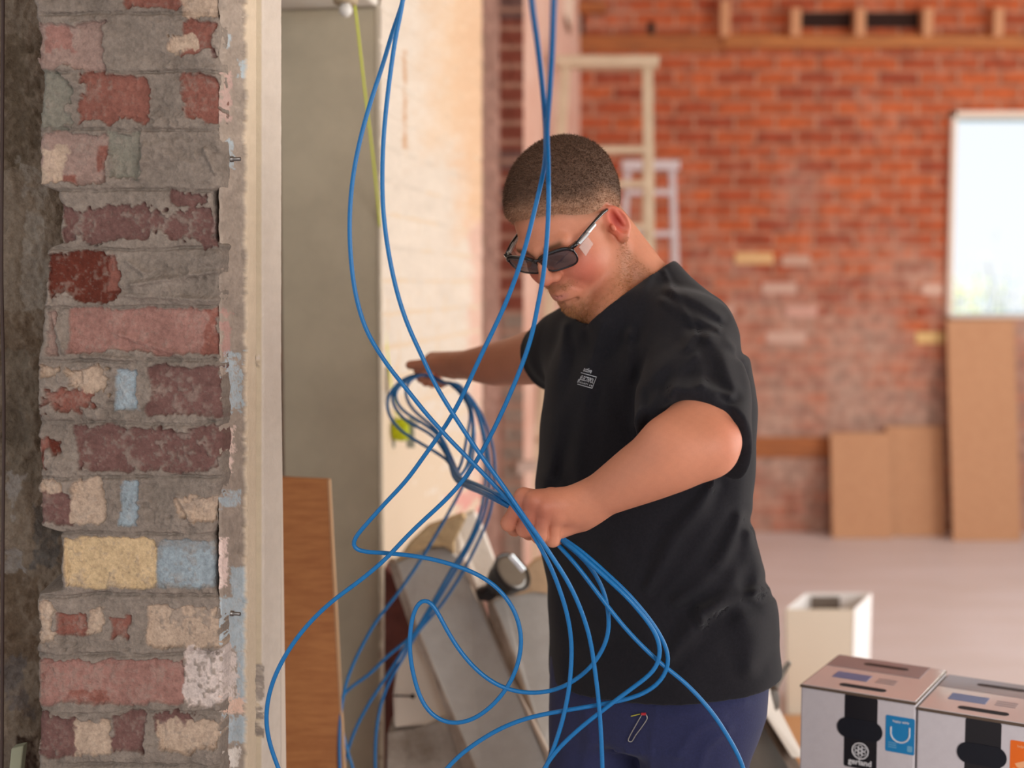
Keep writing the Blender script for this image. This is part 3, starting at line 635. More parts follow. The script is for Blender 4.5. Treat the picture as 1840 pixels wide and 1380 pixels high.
# open white carton standing on the floor
M_WCARD = mat('white_card', C(240, 236, 234), .6); M_GREYL = mat('grey_label', C(120, 108, 98), .7)
def open_bin():
    Y = 4.55; a = P(1410, 1095, Y); b = P(1536, 1101, Y); fy = Y; zt = a[2]; w2 = b[0] - a[0]; d = .25
    root = empty('open_carton', ((a[0] + b[0]) / 2, Y, .001)); x0, x1 = a[0], b[0]; sk = .125
    def pr(name, pts, dv, m): mb = MB(); mb.prism(pts, dv); adopt(mb.build(name, m, bevel=.002), root)
    x0b, x1b = x0 + .012, x1 - .004
    pr('front_panel', [(x0b, fy, 0.001), (x1b, fy, 0.001), (x1, fy, zt), (x0, fy, zt)], (0, .006, 0), mat('shaded_white_card', C(220, 208, 190), .6))  # white card tinted beige to paint in the shade on its front
    pr('side_panel', [(x1b, fy, 0.001), (x1b + sk, fy + d, 0.001), (x1 + sk, fy + d, zt), (x1, fy, zt)], (-.006, 0, 0), M_WCARD)
    pr('side_panel', [(x0b, fy, 0.001), (x0b + sk, fy + d, 0.001), (x0 + sk, fy + d, zt), (x0, fy, zt)], (.006, 0, 0), M_WCARD)
    pr('back_panel', [(x0b + sk, fy + d, 0.001), (x1b + sk, fy + d, 0.001), (x1 + sk, fy + d, zt), (x0 + sk, fy + d, zt)], (0, -.006, 0), M_WCARD)
    pr('base', [(x0b, fy, .002), (x1b, fy, .002), (x1b + sk, fy + d, .002), (x0b + sk, fy + d, .002)], (0, 0, .005), M_WCARD)
    pr('label', [(x0 + sk + .02, fy + d - .008, zt - .06), (x0 + sk + .125, fy + d - .008, zt - .06), (x0 + sk + .125, fy + d - .008, zt - .012), (x0 + sk + .02, fy + d - .008, zt - .012)], (0, -.002, 0), M_GREYL)
    tag(root, 'tall open-topped white carton standing on the floor behind the cable boxes', 'box')
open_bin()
# tan board on floor near it
q0 = P(1400, 1285, floor_y(1400, 1285)); 
mb = MB(); mb.box((q0[0] - .25, q0[1] - .75, .001), (q0[0] + .2, q0[1] - .05, .018)); tag(mb.build('floor_board', mat('tan_board', C(200, 150, 105), .7), bevel=.002), 'tan offcut of board lying flat on the floor beside the cable boxes', 'board')

# leaning grey plasterboard with its pale edge strip and a bent bracket
root = empty('leaning_panel', tuple(P(1385, 1300, 2.95)))
mb = MB(); mb.prism([P(1300, 1255, 3.0), P(1366, 1262, 3.0), P(1440, 1390, 2.9), P(1480, 1470, 2.85), P(1300, 1470, 2.85)], (0, .02, 0)); adopt(mb.build('panel_face', mat('grey_board', C(160, 160, 156), .75, noise=(6, .5, C(130, 118, 108)), bump=(50, .3, .002)), bevel=.002), root)
mb = MB(); mb.prism([P(1366, 1262, 2.99), P(1385, 1290, 2.97), P(1432, 1366, 2.90), P(1462, 1418, 2.87), P(1430, 1402, 2.85), P(1396, 1345, 2.89), P(1360, 1285, 2.96)], (0, -.008, 0)); adopt(mb.build('torn_edge', mat('torn_paper', C(120, 104, 92), .9, bump=(60, .8, .004)), bevel=.001), root)
tag(root, 'grey sheet with a torn dirty edge leaning at the man\'s hip', 'board')
mb = MB(); mb.prism([P(1371, 1228, 3.0), P(1382, 1236, 3.02), P(1400, 1275, 2.98), P(1441, 1352, 2.88), P(1442, 1362, 2.86), P(1423, 1362, 2.85), P(1360, 1262, 2.95)], (0, .035, 0))
tag(mb.build('white_batten', mat('white_paint', C(236, 230, 222), .5), bevel=.003), 'white painted batten leaning diagonally beside the grey torn-edged sheet', 'batten')
root = empty('metal_bracket', tuple(P(1392, 1240, 2.9)))
mb = MB(); A_ = [P(1384, 1226, 2.9), P(1400, 1208, 2.89), P(1417, 1188, 2.88), P(1423, 1192, 2.88), P(1412, 1212, 2.89), P(1398, 1240, 2.9), P(1402, 1262, 2.9), P(1401, 1272, 2.9), P(1394, 1279, 2.9), P(1386, 1248, 2.9)]
mb.prism(A_, (0, .012, 0)); adopt(mb.build('strap', mat('galvanised_strip', C(178, 184, 182), .35, metallic=.6), bevel=.002), root)
mb = MB(); mb.prism([P(1374, 1224, 2.89), P(1392, 1233, 2.89), P(1401, 1241, 2.89), P(1385, 1240, 2.89), P(1372, 1230, 2.89)], (0, .02, 0)); adopt(mb.build('clip', mat('rusty_clip', C(110, 96, 84), .6), bevel=.001), root)
tag(root, 'small bent galvanised bracket sticking up beside the man\'s hip', 'bracket')

# cable cartons on a low bench
M_CARD = mat('box_card', C(212, 206, 210), .55, noise=(60, .15, C(180, 170, 176)), coat=.0); M_CTOP = mat('glossy_box_top', C(218, 210, 212), .14, coat=1.0)
M_CEDGE = mat('corrugated_edge', C(96, 80, 68), .9); M_BLK = mat('black_print', C(22, 20, 26), .45); M_NAVY = mat('slot_shade', C(8, 12, 26), .7)
M_GRYP = mat('grey_print', C(165, 160, 168), .5); M_TOPGREY = mat('grey_top_print', C(142, 134, 140), .3, coat=.5)
M_PBLUE = mat('blue_print', C(20, 130, 190), .4); M_PBL2 = mat('pale_blue_print', C(110, 170, 205), .4); M_ORG = mat('orange_print', C(238, 110, 20), .4); M_ORG2 = mat('pale_orange_print', C(245, 180, 130), .4)
M_WHT = mat('white_print', C(225, 225, 228), .5); M_TBLUE = mat('top_blue_print', C(96, 120, 168), .3)
def rrect(x0, z0, x1, z1, r, n=6):
    out = []
    for cx_, cz_, a0 in ((x1 - r, z1 - r, 0), (x0 + r, z1 - r, 90), (x0 + r, z0 + r, 180), (x1 - r, z0 + r, 270)):
        for k in range(n + 1): a = math.radians(a0 + 90 * k / n); out.append((cx_ + r * math.cos(a), cz_ + r * math.sin(a)))
    return out
def carton(loc, yaw, sq, sq2, art, label, name_, H_=.33):
    root = empty('cable_carton', loc, yaw); W_, D_ = .21, .23
    def fr(pts, name, m, e): # front print (x,z) in carton coordinates, e = how far proud
        mb = MB(); mb.prism([(x, -.0005 - e, z) for x, z in pts], (0, .0006, 0)); return mb.build(name, m, root)
    mb = MB(); mb.box((0, 0, .0), (W_, D_, H_ - .004)); mb.build('box_body', M_CARD, root, bevel=.003)
    mb = MB(); mb.box((-.0015, -.002, H_ - .0045), (W_ + .0005, D_ + .001, H_)); mb.build('lid_edge', M_CEDGE, root, bevel=.001)
    mb = MB(); mb.box((.001, .002, H_ - .0005), (W_ - .001, D_ - .001, H_ + .0012)); mb.build('lid', M_CTOP, root, bevel=.0008)
    def tp(pts, name, m, e):
        mb = MB(); mb.prism([(x, y, H_ + .0012 + e) for x, y in pts], (0, 0, .0005)); mb.build(name, m, root)
    tp([(.002, .145), (W_ - .03, .145), (W_ - .03, D_ - .002), (.002, D_ - .002)], 'lid_print', M_TOPGREY, .0001)
    tp([(.035, .075), (.10, .075), (.10, .115), (.035, .115)], 'lid_label', M_TBLUE, .0001)
    for yy in (.035, .19): tp(rrect(.062, yy - .008, .148, yy + .010, .0088), 'hand_slot_shade', M_NAVY if yy < .1 else M_BLK, .0003)  # flat dark shapes stand in for the shade inside the slots
    for k in range(3): tp([(.115, .08 + k * .012), (.15, .08 + k * .012), (.15, .084 + k * .012), (.115, .084 + k * .012)], 'lid_text', M_TOPGREY, .0001)
    T = H_ - .004
    fr(rrect(.083, T - .134, .143, T, .004), 'stripe_print', M_BLK, .0001)
    sl = fr(rrect(.070, T - .080, .153, T - .043, .0184, 8), 'handle_hole_shade', M_NAVY, .0012)  # dark pill painted as the shade inside the handle hole
    # logo: ring with a wheel of small hexagons
    cx_, cz_ = .113, T - .101
    mb = MB(); ring = [(cx_ + .0145 * math.cos(2 * math.pi * k / 28), -.0009, cz_ + .0145 * math.sin(2 * math.pi * k / 28)) for k in range(28)]
    mb.tube(ring, .0012, 5, closed=True)
    for k in range(6):
        a = math.radians(60 * k + 30); q_ = (cx_ + .0078 * math.cos(a), cz_ + .0078 * math.sin(a))
        mb.tube([(q_[0] + .0036 * math.cos(math.radians(60 * j)), -.0009, q_[1] + .0036 * math.sin(math.radians(60 * j))) for j in range(6)], .0008, 4, closed=True)
        mb.tube([(cx_ + .0028 * math.cos(a), -.0009, cz_ + .0028 * math.sin(a)), (cx_ + .0045 * math.cos(a), -.0009, cz_ + .0045 * math.sin(a))], .0008, 4)
    mb.tube([(cx_ + .003 * math.cos(math.radians(60 * j)), -.0009, cz_ + .003 * math.sin(math.radians(60 * j))) for j in range(6)], .0007, 4, closed=True)
    mb.build('logo_print', M_WHT, root)
    def txt(s, size, x, z, m, name='text_print', bold=.0003, e=.001):
        V, F_ = text_mesh(s, size, bold=bold); mb = MB(); mb.add([(x + v[0], -e, z + v[1]) for v in V], F_)
        me = bpy.data.meshes.new(name); me.from_pydata(mb.v, [], mb.f); me.materials.append(m); o = bpy.data.objects.new(name, me); COL.objects.link(o); o.parent = root
    txt('gerland', .0145, .113, T - .1225, M_WHT, bold=.0004)
    txt(name_, .0165, .098, T - .156, M_BLK, bold=.0002)
    fr(rrect(.158, T - .092, W_ - .0005, T - .026, .003), 'square_print', sq, .0001)
    if art == 'smile':
        mb = MB(); mb.tube([(.184 + .0165 * math.cos(a), -.0009, T - .056 - .0165 * math.sin(a) + (0 if 0 < a < math.pi else 0)) for a in np.linspace(0, math.pi, 20)], .0015, 5)
        mb.tube([(.1675, -.0009, T - .046), (.1675, -.0009, T - .056)], .0015, 5); mb.tube([(.2005, -.0009, T - .043), (.2005, -.0009, T - .056)], .0013, 5); mb.build('smile_print', M_WHT, root)
        txt('happy cable', .0062, .185, T - .035, M_WHT, bold=.0001)
    else:
        mb = MB(); pl = [(.166, -.0007, T - .066), (.180, -.0007, T - .060), (.196, -.0007, T - .046), (.208, -.0007, T - .044), (.208, -.0007, T - .068), (.196, -.0007, T - .071), (.182, -.0007, T - .070), (.176, -.0007, T - .074), (.170, -.0007, T - .072)]
        mb.prism(pl, (0, .0003, 0)); mb.build('hand_print', M_ORG2, root); txt('helping hand', .0062, .185, T - .035, M_ORG2, bold=.0001)
    for k in range(3):
        fr([(.163, T - .084 + k * .004), (.178, T - .084 + k * .004), (.178, T - .0825 + k * .004), (.163, T - .0825 + k * .004)], 'small_text_print', sq2, .0004)
    fr(rrect(.197, T - .087, .206, T - .076, .002), 'small_mark_print', sq2, .0004)
    tag(root, label, 'box', 'cable cartons'); return root
yaw = math.radians(-31)
carton((.535, 2.425, .4216), yaw, M_PBLUE, M_PBL2, 'smile', 'white cable carton with a blue square and smile printed on its front', 'Network cable', .3384)
carton((.535 + .2135 * math.cos(yaw), 2.425 + .2135 * math.sin(yaw) + .001, .4216), yaw, M_ORG, M_ORG2, 'hand', 'white cable carton with an orange square printed on its front', 'Network cable', .3304)
root = empty('low_bench', (.74, 2.42, .001)); M_BEN = wood_mat('bench_wood', C(176, 140, 100), C(150, 116, 80))
mb = MB(); mb.box((.40, 2.05, .395), (1.25, 2.85, .4215)); adopt(mb.build('bench_top', M_BEN, bevel=.003), root)
for x_ in (.45, 1.18):
    for y_ in (2.1, 2.78): mb = MB(); mb.box((x_, y_, .001), (x_ + .05, y_ + .05, .396)); adopt(mb.build('leg', M_BEN, bevel=.003), root)
tag(root, 'low wooden bench carrying the two cable cartons', 'bench')

# timber board leaning in the opening
M_BOARD = mat('planed_timber', C(192, 126, 72), .55, noise=(1.5, .8, C(166, 100, 54), (9, 9, 60)), bump=(160, .3, .001)); 
Yb0, Yb1 = 2.62, 2.75
a = P(500, 858, Yb1); b = P(588, 862, Yb1); c_ = np.array([P(640, 1900, Yb0)[0], Yb0, .001]); d_ = np.array([P(506, 1900, Yb0)[0], Yb0, .001])
mb = MB(); mb.prism([a, b, c_, d_], (0.0, .022, 0)); tb = mb.build('timber_board', M_BOARD, bevel=.0015)
tag(tb, 'reddish brown timber board standing upright against the green-grey jamb', 'board')
mb = MB(); off = np.array([.0016, -.0006, 0]); mb.prism([b + off * .2, b + off * 3, c_ + off * 3, c_ + off * .2], (0, .02, 0)); e_ = mb.build('pale_edge', mat('pale_sawn_edge', C(214, 170, 128), .7), tb)

# rubble pile: slabs, chunk, brick, plank end
M_CONC = mat('grey_concrete', C(212, 210, 206), .85, noise=(26, .25, C(176, 170, 164)), bump=(90, .5, .002))
M_CONE = mat('dirty_concrete_edge', C(210, 194, 178), .9, noise=(12, .8, C(150, 128, 110)), bump=(40, .8, .005))
def slab(name, pts, label, cat, m, dv=(0, .07, 0), edges=None, group=None, bevel=.004):
    root = empty(name, tuple(P(*pts[-1]))); mb = MB(); mb.prism([P(*q_) for q_ in pts], dv); adopt(mb.build('slab_face', m, bevel=bevel), root)
    for nm, e2, m2, d2 in (edges or []):
        mb = MB(); mb.prism([P(*q_) for q_ in e2], d2); adopt(mb.build(nm, m2, bevel=.002), root)
    tag(root, label, cat, group); return root
def zf(px, y1, y2): return None
slab('concrete_slab', [(712, 1012, 3.05), (752, 990, 3.06), (800, 982, 3.06), (826, 1004, 3.05), (846, 1052, 3.02), (1000, 1408, 2.76), (1135, 1690, 2.62), (990, 1760, 2.62), (862, 1402, 2.80), (790, 1230, 2.90), (742, 1110, 2.98)], 'long grey concrete slab leaning on the left wall, largest piece of the rubble', 'slab', M_CONC, (-.01, .05, 0),
     [('broken_edge', [(697, 1010, 3.07), (714, 1013, 3.045), (744, 1112, 2.975), (792, 1232, 2.895), (864, 1402, 2.795), (992, 1760, 2.615), (958, 1760, 2.66), (838, 1402, 2.83), (806, 1300, 2.88), (790, 1240, 2.92), (746, 1152, 2.97), (730, 1110, 3.0)], M_CONE, (0, .05, 0)),
      ('pale_arris', [(826, 1003, 3.045), (842, 1015, 3.04), (903, 1186, 2.93), (1012, 1402, 2.745), (1000, 1404, 2.75), (900, 1186, 2.93), (850, 1060, 3.01)], mat('pale_arris', C(208, 192, 178), .85), (0, .03, 0)),
      ('earthy_break', [(712, 1010, 3.04), (735, 978, 3.05), (768, 948, 3.06), (830, 926, 3.07), (838, 932, 3.07), (816, 975, 3.05), (816, 996, 3.045), (800, 982, 3.045), (775, 982, 3.045), (750, 992, 3.04)], mat('tan_earth', C(232, 204, 160), .9, noise=(14, .6, C(206, 172, 128)), bump=(40, .8, .006)), (0, .05, 0))])
slab('concrete_slab', [(884, 1082, 2.98), (905, 1072, 2.99), (960, 1062, 3.0), (1060, 1075, 3.0), (1075, 1460, 2.8), (1010, 1500, 2.78), (975, 1330, 2.84), (925, 1180, 2.92)], 'second grey concrete slab partly hidden behind the man\'s hip', 'slab', M_CONC, (0, .05, 0),
     [('broken_edge', [(875, 1080, 2.99), (886, 1083, 2.975), (926, 1182, 2.915), (976, 1332, 2.835), (1010, 1500, 2.775), (985, 1500, 2.80), (948, 1310, 2.88), (905, 1186, 2.94), (880, 1120, 2.97)], M_CONE, (0, .05, 0)),
      ('earthy_break', [(905, 1073, 2.985), (925, 1045, 2.99), (962, 1008, 3.0), (985, 1000, 3.0), (1060, 1040, 3.0), (1060, 1076, 2.99), (960, 1064, 2.99)], mat('orange_earth', C(232, 198, 160), .9, bump=(40, .8, .006)), (0, .04, 0))])
slab('plaster_chunk', [(836, 928, 3.16), (852, 922, 3.17), (862, 940, 3.17), (872, 965, 3.16), (888, 1010, 3.13), (884, 1040, 3.12), (868, 1058, 3.1), (846, 1054, 3.09), (828, 1008, 3.1), (814, 990, 3.11), (812, 972, 3.13), (822, 950, 3.15)], 'ragged white plaster chunk behind the top of the long slab', 'plaster', mat('white_plaster', C(240, 232, 222), .85, bump=(30, .8, .006)), (0, .06, 0), [])
slab('plaster_chunk', [(738, 1152, 3.02), (760, 1145, 3.03), (790, 1200, 3.0), (800, 1245, 2.98), (806, 1290, 2.95), (770, 1302, 2.93), (708, 1308, 2.93), (706, 1250, 2.97), (716, 1180, 3.0)], 'smooth white plaster block beneath the long slab, above the brown rubble', 'plaster', mat('cream_plaster_block', C(236, 222, 206), .8, bump=(12, .3, .004)), (0, .08, 0), [])
slab('rubble_stone', [(696, 1318, 2.92), (740, 1310, 2.93), (806, 1292, 2.92), (834, 1350, 2.88), (870, 1440, 2.84), (880, 1560, 2.8), (690, 1580, 2.82)], 'mottled brown and grey lump of rubble at the foot of the jamb', 'rubble', mat('mottled_rubble', C(150, 136, 122), .95, noise=(9, .9, C(205, 194, 182)), bump=(20, 1, .01)), (0, .12, 0), [])
slab('broken_brick', [(690, 1020, 3.20), (716, 1040, 3.20), (745, 1110, 3.2), (760, 1200, 3.2), (790, 1500, 3.2), (800, 1560, 3.18), (690, 1560, 3.18)], 'dark red broken brick wedged between jamb and slab', 'brick', mat('dark_red_brick', C(112, 64, 56), .95, noise=(20, .6, C(80, 44, 40)), bump=(40, .8, .004)), (0, .09, 0), [])
mb = MB(); mb.tube([P(708, 1250, 2.95), P(740, 1251, 2.925)], .0022, 8); mb.tube([P(740, 1251, 2.925), P(743, 1251, 2.922)], .0055, 10)
tag(mb.build('long_nail', mat('dark_steel', C(70, 62, 60), .5, metallic=.6), smooth=True), 'dark nail sticking out of the cream plaster block', 'nail')
# black clear-fronted container lying on the rubble
ax = Vector(P(950, 1000, 2.90)) - Vector(P(885, 1045, 2.96)); cc_ = Vector(P(914, 1034, 2.93))
Mx = Matrix.Translation(cc_) @ Vector((.55, -.50, .60)).to_track_quat('Z', 'Y').to_matrix().to_4x4()
root = empty('plastic_container', tuple(cc_))
mb = MB(); mb.lathe([(.012, -.05), (.030, -.045), (.040, -.02), (.047, .012), (.049, .016), (.044, .018), (.038, -.008), (.028, -.036), (.010, -.042)], Mx, 32, cap=False)
adopt(mb.build('cup', mat('black_plastic', C(44, 40, 40), .25), smooth=True), root)
mb = MB(); mb.lathe([(.001, .006), (.03, .008), (.043, .012), (.043, .015), (.03, .014), (.001, .013)], Mx, 32, cap=False)
adopt(mb.build('clear_front', mat('smoky_clear_plastic', C(120, 110, 98), .12, coat=.5), smooth=True), root)
mb = MB(); mb.prism([P(855, 1062, 2.98), P(878, 1052, 2.98), P(905, 1066, 2.94), P(880, 1082, 2.96), P(860, 1080, 2.98)], (0, .03, 0)); adopt(mb.build('strap', mat('black_strap', C(50, 42, 40), .6), bevel=.004), root)
mb = MB(); mb.bar(P(917, 998, 2.885), P(941, 1026, 2.885), .012, .004, up=(0, 1, 0)); adopt(mb.build('edge_highlight', mat('highlight_metal', C(240, 248, 255), .1, metallic=1), bevel=.001), root)  # bright strip added to draw the highlight on the cup's edge
tag(root, 'black plastic container with a smoky clear front resting on the rubble', 'container')
# small frame junk behind the man's belly
mb = MB(); mb.prism([P(930, 832, 5.6), P(965, 828, 5.6), P(965, 846, 5.6), P(930, 852, 5.6)], (0, .05, 0)); tag(mb.build('trim_19', mat('pinkish_ledge', C(214, 184, 170), .8)), kind='structure')

# string line and its reel
M_STR = mat('lime_string', C(226, 236, 40), .5)
sp = spline([P(630, -30, 3.0), P(636, 0, 3.02), P(655, 160, 3.12), P(672, 300, 3.25), P(682, 400, 3.36), P(687, 480, 3.40), P(693, 600, 3.42), P(704, 700, 3.44), P(714, 752, 3.46)], .03)
mb = MB(); mb.tube(sp, .0023, 6); tag(mb.build('string_line', M_STR, smooth=True), 'thin lime yellow builder\'s string hanging across the green-grey jamb', 'string')
root = empty('string_reel', tuple(P(720, 772, 3.48))); c0 = Vector(P(720, 772, 3.48)); Mr = Matrix.Translation(c0) @ Matrix.Rotation(math.radians(90), 4, 'Y') @ Matrix.Rotation(0.1, 4, 'X')
mb = MB(); mb.lathe([(.014, -.022), (.026, -.020), (.030, -.008), (.031, .006), (.026, .020), (.014, .022)], Mr, 24); adopt(mb.build('wound_string', mat('lime_green_string', C(190, 200, 0), .7, bump=(300, .6, .002)), smooth=True), root)
for s in (-1, 1):
    mb = MB(); mb.bar(c0 + Vector((s * .026, 0, -.048)), c0 + Vector((s * .024, 0, .030)), .004, .022, up=(1, 0, 0)); adopt(mb.build('side_cheek', mat('clear_grey_plastic', C(160, 165, 155), .3), bevel=.001), root)
tag(root, 'lime green string reel hung on a nail in the cream wall', 'reel')
mb = MB(); mb.tube([P(736, 762, 3.52), P(747, 761, 3.45)], .002, 8); mb.tube([P(747, 761, 3.45), P(749, 761, 3.445)], .005, 8); tag(mb.build('wall_nail', mat('grey_steel', C(120, 120, 116), .4, metallic=.7)), 'steel nail in the cream wall holding the lime string reel', 'nail')
mb = MB(); mb.prism([P(693, 660, 3.39), P(697, 660, 3.39), P(697, 700, 3.39), P(693, 730, 3.39)], (0, .004, 0)); tag(mb.build('wall_staple', mat('dark_metal_strip', C(90, 84, 76), .5)), 'thin dark metal strip in the cream wall beside the jamb edge', 'metal strip')
# bulb-like plaster drip under the lintel
c0 = Vector(P(621, 16, 3.0)); mb = MB(); prof = [(.001, -.018), (.008, -.016), (.014, -.008), (.015, .0), (.012, .008), (.009, .014), (.009, .03)]
root = empty('plaster_blob', tuple(c0)); mb.lathe(prof, Matrix.Translation(c0), 20); adopt(mb.build('bulb', mat('white_plaster_blob', C(236, 232, 224), .3), smooth=True), root)
mb = MB(); mb.lathe([(.010, .012), (.024, .010), (.028, .016), (.024, .03)], Matrix.Translation(c0), 20); adopt(mb.build('holder', mat('tan_base', C(190, 170, 140), .6), smooth=True), root)
tag(root, 'small white plaster blob on a tan base under the lintel at the top', 'fitting')
# screws in the pier's return face, conduit on the dark wall
M_SCR = mat('screw_steel', C(120, 116, 112), .35, metallic=.8)
for y_, lb in ((286, 'upper steel screw sticking out of the pier\'s painted return face'), (1102, 'lower steel screw sticking out of the pier\'s blue painted patch')):
    q_ = P(414, y_, yret(414)); mb = MB(); v = WN * .016 + np.array([0, -.002, 0]); mb.tube([q_ - v, q_ + v * .3, q_ + v * .31, q_ + v], [.0045, .0045, .003, .003], 8)
    tag(mb.build('steel_screw', M_SCR, smooth=True), lb, 'screw', 'screws in the pier')
mb = MB(); mb.tube(spline([P(6, -60, 2.12), P(4, 260, 2.12), P(3, 500, 2.118), P(7, 720, 2.12), P(5, 1000, 2.118), P(4, 1300, 2.12), P(3, 1460, 2.12)], .05), .0028, 8)
tag(mb.build('old_wire', mat('dark_brown_wire', C(70, 52, 46), .6), smooth=True), 'old dark wire running down the rough wall at the far left', 'wire')
mb = MB(); mb.prism([P(20, 1345, 2.08), P(42, 1340, 2.08), P(26, 1480, 2.06), P(6, 1480, 2.06)], (0, .02, 0)); tag(mb.build('batten_offcut', mat('green_grey_batten', C(150, 150, 126), .8), bevel=.002), 'pale green-grey batten end at the bottom left corner', 'batten')

# ================================================================== PERSON
YAW, PT, ROLL = -2.229, -0.696, 0.133
HO = np.array([0.1047, 2.216, 1.588]); HS = 1.014
f0 = np.array([math.cos(YAW) * math.cos(PT), math.sin(YAW) * math.cos(PT), math.sin(PT)])
l0 = np.array([-math.sin(YAW), math.cos(YAW), 0]); u0 = np.cross(f0, l0)
HL = l0 * math.cos(ROLL) + u0 * math.sin(ROLL); HU = np.cross(f0, HL)
HM = np.stack([f0, HL, HU], 1) * 1.0
def toh(p): return ((p - HO) @ HM) / HS
def frh(q): return (np.asarray(q, float) * HS) @ HM.T + HO
def rotm(axis, deg): return np.array(Matrix.Rotation(math.radians(deg), 3, axis))

def sd_limb(p, pts, k=.02, n=5):
    c = np.array([list(a) + [r] for a, r in pts]); t = np.arange(len(c)); tt = np.linspace(0, len(c) - 1, (len(c) - 1) * n + 1)
    s_ = np.stack([np.interp(tt, t, c[:, i]) for i in range(4)], 1)
    for _ in range(n * 2): s_[1:-1] = .25 * s_[:-2] + .5 * s_[1:-1] + .25 * s_[2:]
    return sd_chain(p, [(q[:3], q[3]) for q in s_], k)
def d_skull(q):
    d = sd_ell(q, (-.014, 0, .050), (.100, .079, .088))
    d = smin(d, sd_ell(q, (.030, 0, .005), (.066, .066, .085)), .02)
    return d
def d_head(q):
    """head in its own frame: x forward, y to the left ear, z to the crown (metres)"""
    ay = np.abs(q[:, 1]); m = q.copy(); m[:, 1] = ay          # mirrored copy for paired features
    d = d_skull(q)
    d = smin(d, sd_ell(q, (.037, 0, -.055), (.057, .052, .043)), .025)
    d = smin(d, sd_cap(m, (.004, .048, -.046), (.070, .018, -.087), .026, .020), .022)
    d = smin(d, sd_ell(m, (.040, .042, -.030), (.034, .024, .040)), .02)
    d = smin(d, sd_ell(q, (.083, 0, -.088), (.021, .025, .019)), .018)
    d = smin(d, sd_ell(m, (.062, .037, -.018), (.030, .028, .028)), .02)
    d = smin(d, sd_cap(m, (.094, .0, .036), (.082, .042, .036), .010, .010), .014)
    d = smax(d, -sd_ell(m, (.108, .031, .014), (.020, .020, .016)), .016)
    d = smin(d, sd_ell(m, (.081, .031, .013), (.0145, .0165, .0135)), .004)
    d = smin(d, sd_ell(q, (.086, 0, -.052), (.026, .030, .026)), .016)
    # nose
    d = smin(d, sd_cap(q, (.094, 0, .030), (.111, 0, -.003), .0080, .0098), .010)
    d = smin(d, sd_ell(q, (.1150, 0, -.0090), (.0120, .0120, .0100)), .007)
    d = smin(d, sd_ell(m, (.1045, .0135, -.0130), (.0110, .0080, .0080)), .005)
    d = smax(d, -sd_ell(m, (.1070, .0068, -.0215), (.0055, .0035, .0050)), .003)
    d = smax(d, -sd_cap(q, (.112, 0, -.026), (.112, 0, -.036), .0016, .0022), .006)
    # mouth
    d = smin(d, sd_cap(m, (.1070, 0, -.0430), (.097, .017, -.0458), .0042, .0030), .006)
    d = smin(d, sd_cap(m, (.1065, 0, -.0535), (.096, .017, -.0490), .0062, .0035), .005)
    d = smax(d, -sd_cap(m, (.1125, 0, -.0480), (.098, .022, -.0478), .0012, .0012), .0025)
    d = smax(d, -sd_cap(m, (.112, 0, -.0650), (.098, .018, -.064), .0035, .0025), .010)
    # nasolabial crease
    d = smax(d, -sd_cap(m, (.105, .021, -.024), (.093, .034, -.052), .0014, .0012), .006)
    # ear
    E = rotm('Z', -34) @ rotm('Y', 10)
    c = np.array([-.008, .0800, -.001])
    e = sd_ell(m, c, (.0190, .0080, .0320), E)
    e = smin(e, sd_ell(m, c + [.006, .002, -.026], (.010, .006, .011), E), .006)
    e = smax(e, -sd_ell(m, c + np.array([.0030, .0095, .003]), (.0145, .0100, .0265), E), .002)
    e = smin(e, sd_cap(m, c + [-.004, .0045, .018], c + [-.006, .005, -.010], .0034, .0036), .003)
    e = smin(e, sd_ell(m, c + [.0160, .0020, -.001], (.0045, .0036, .0070)), .005)
    e = smax(e, -sd_ell(m, c + [.006, .0055, -.002], (.0060, .007, .0080)), .003)
    d = smin(d, e, .005)
    return d * HS
NECK_T = frh((-.032, 0, -.045)); NECK_B = P(1146, 532, 2.255)
def d_neck(p):
    d = sd_cap(p, frh((-.026, 0, -.02)), NECK_B, .060, .066)
    d = smin(d, sd_cap(p, frh((-.060, 0, .0)), P(1158, 512, 2.285), .034, .040), .03)
    d = smin(d, sd_cap(p, frh((.028, 0, -.080)), P(1110, 570, 2.17), .034, .045), .025)
    # neck tendon and its crease
    d = smin(d, sd_cap(p, frh((-.022, .044, -.035)), P(1096, 566, 2.15), .020, .020), .02)
    return d
SL, SR = P(1233, 622, 2.13), P(1016, 630, 2.43)
EL = P(1274, 803, 1.905); WL = P(1050, 907, 1.985)
CH = P(1130, 600, 2.25)
def arm_l(p):
    ch = [(SL, .058), (P(1262, 715, 2.0), .054), (EL, .043)]
    d = sd_chain(p, ch, .02)
    e = sd_limb(p, [(P(1270, 803, 1.90), .041), (P(1222, 812, 1.905), .052), (P(1160, 845, 1.93), .045), (P(1105, 876, 1.96), .034), (P(1062, 900, 1.982), .0275)], .006)
    d = smin(d, e, .014)
    d = smin(d, sd_ell(p, P(1308, 790, 1.905), (.013, .013, .013)), .020)       # olecranon
    d = smin(d, sd_cap(p, P(1240, 760, 1.93), P(1205, 790, 1.905), .034, .034), .03)
    return d
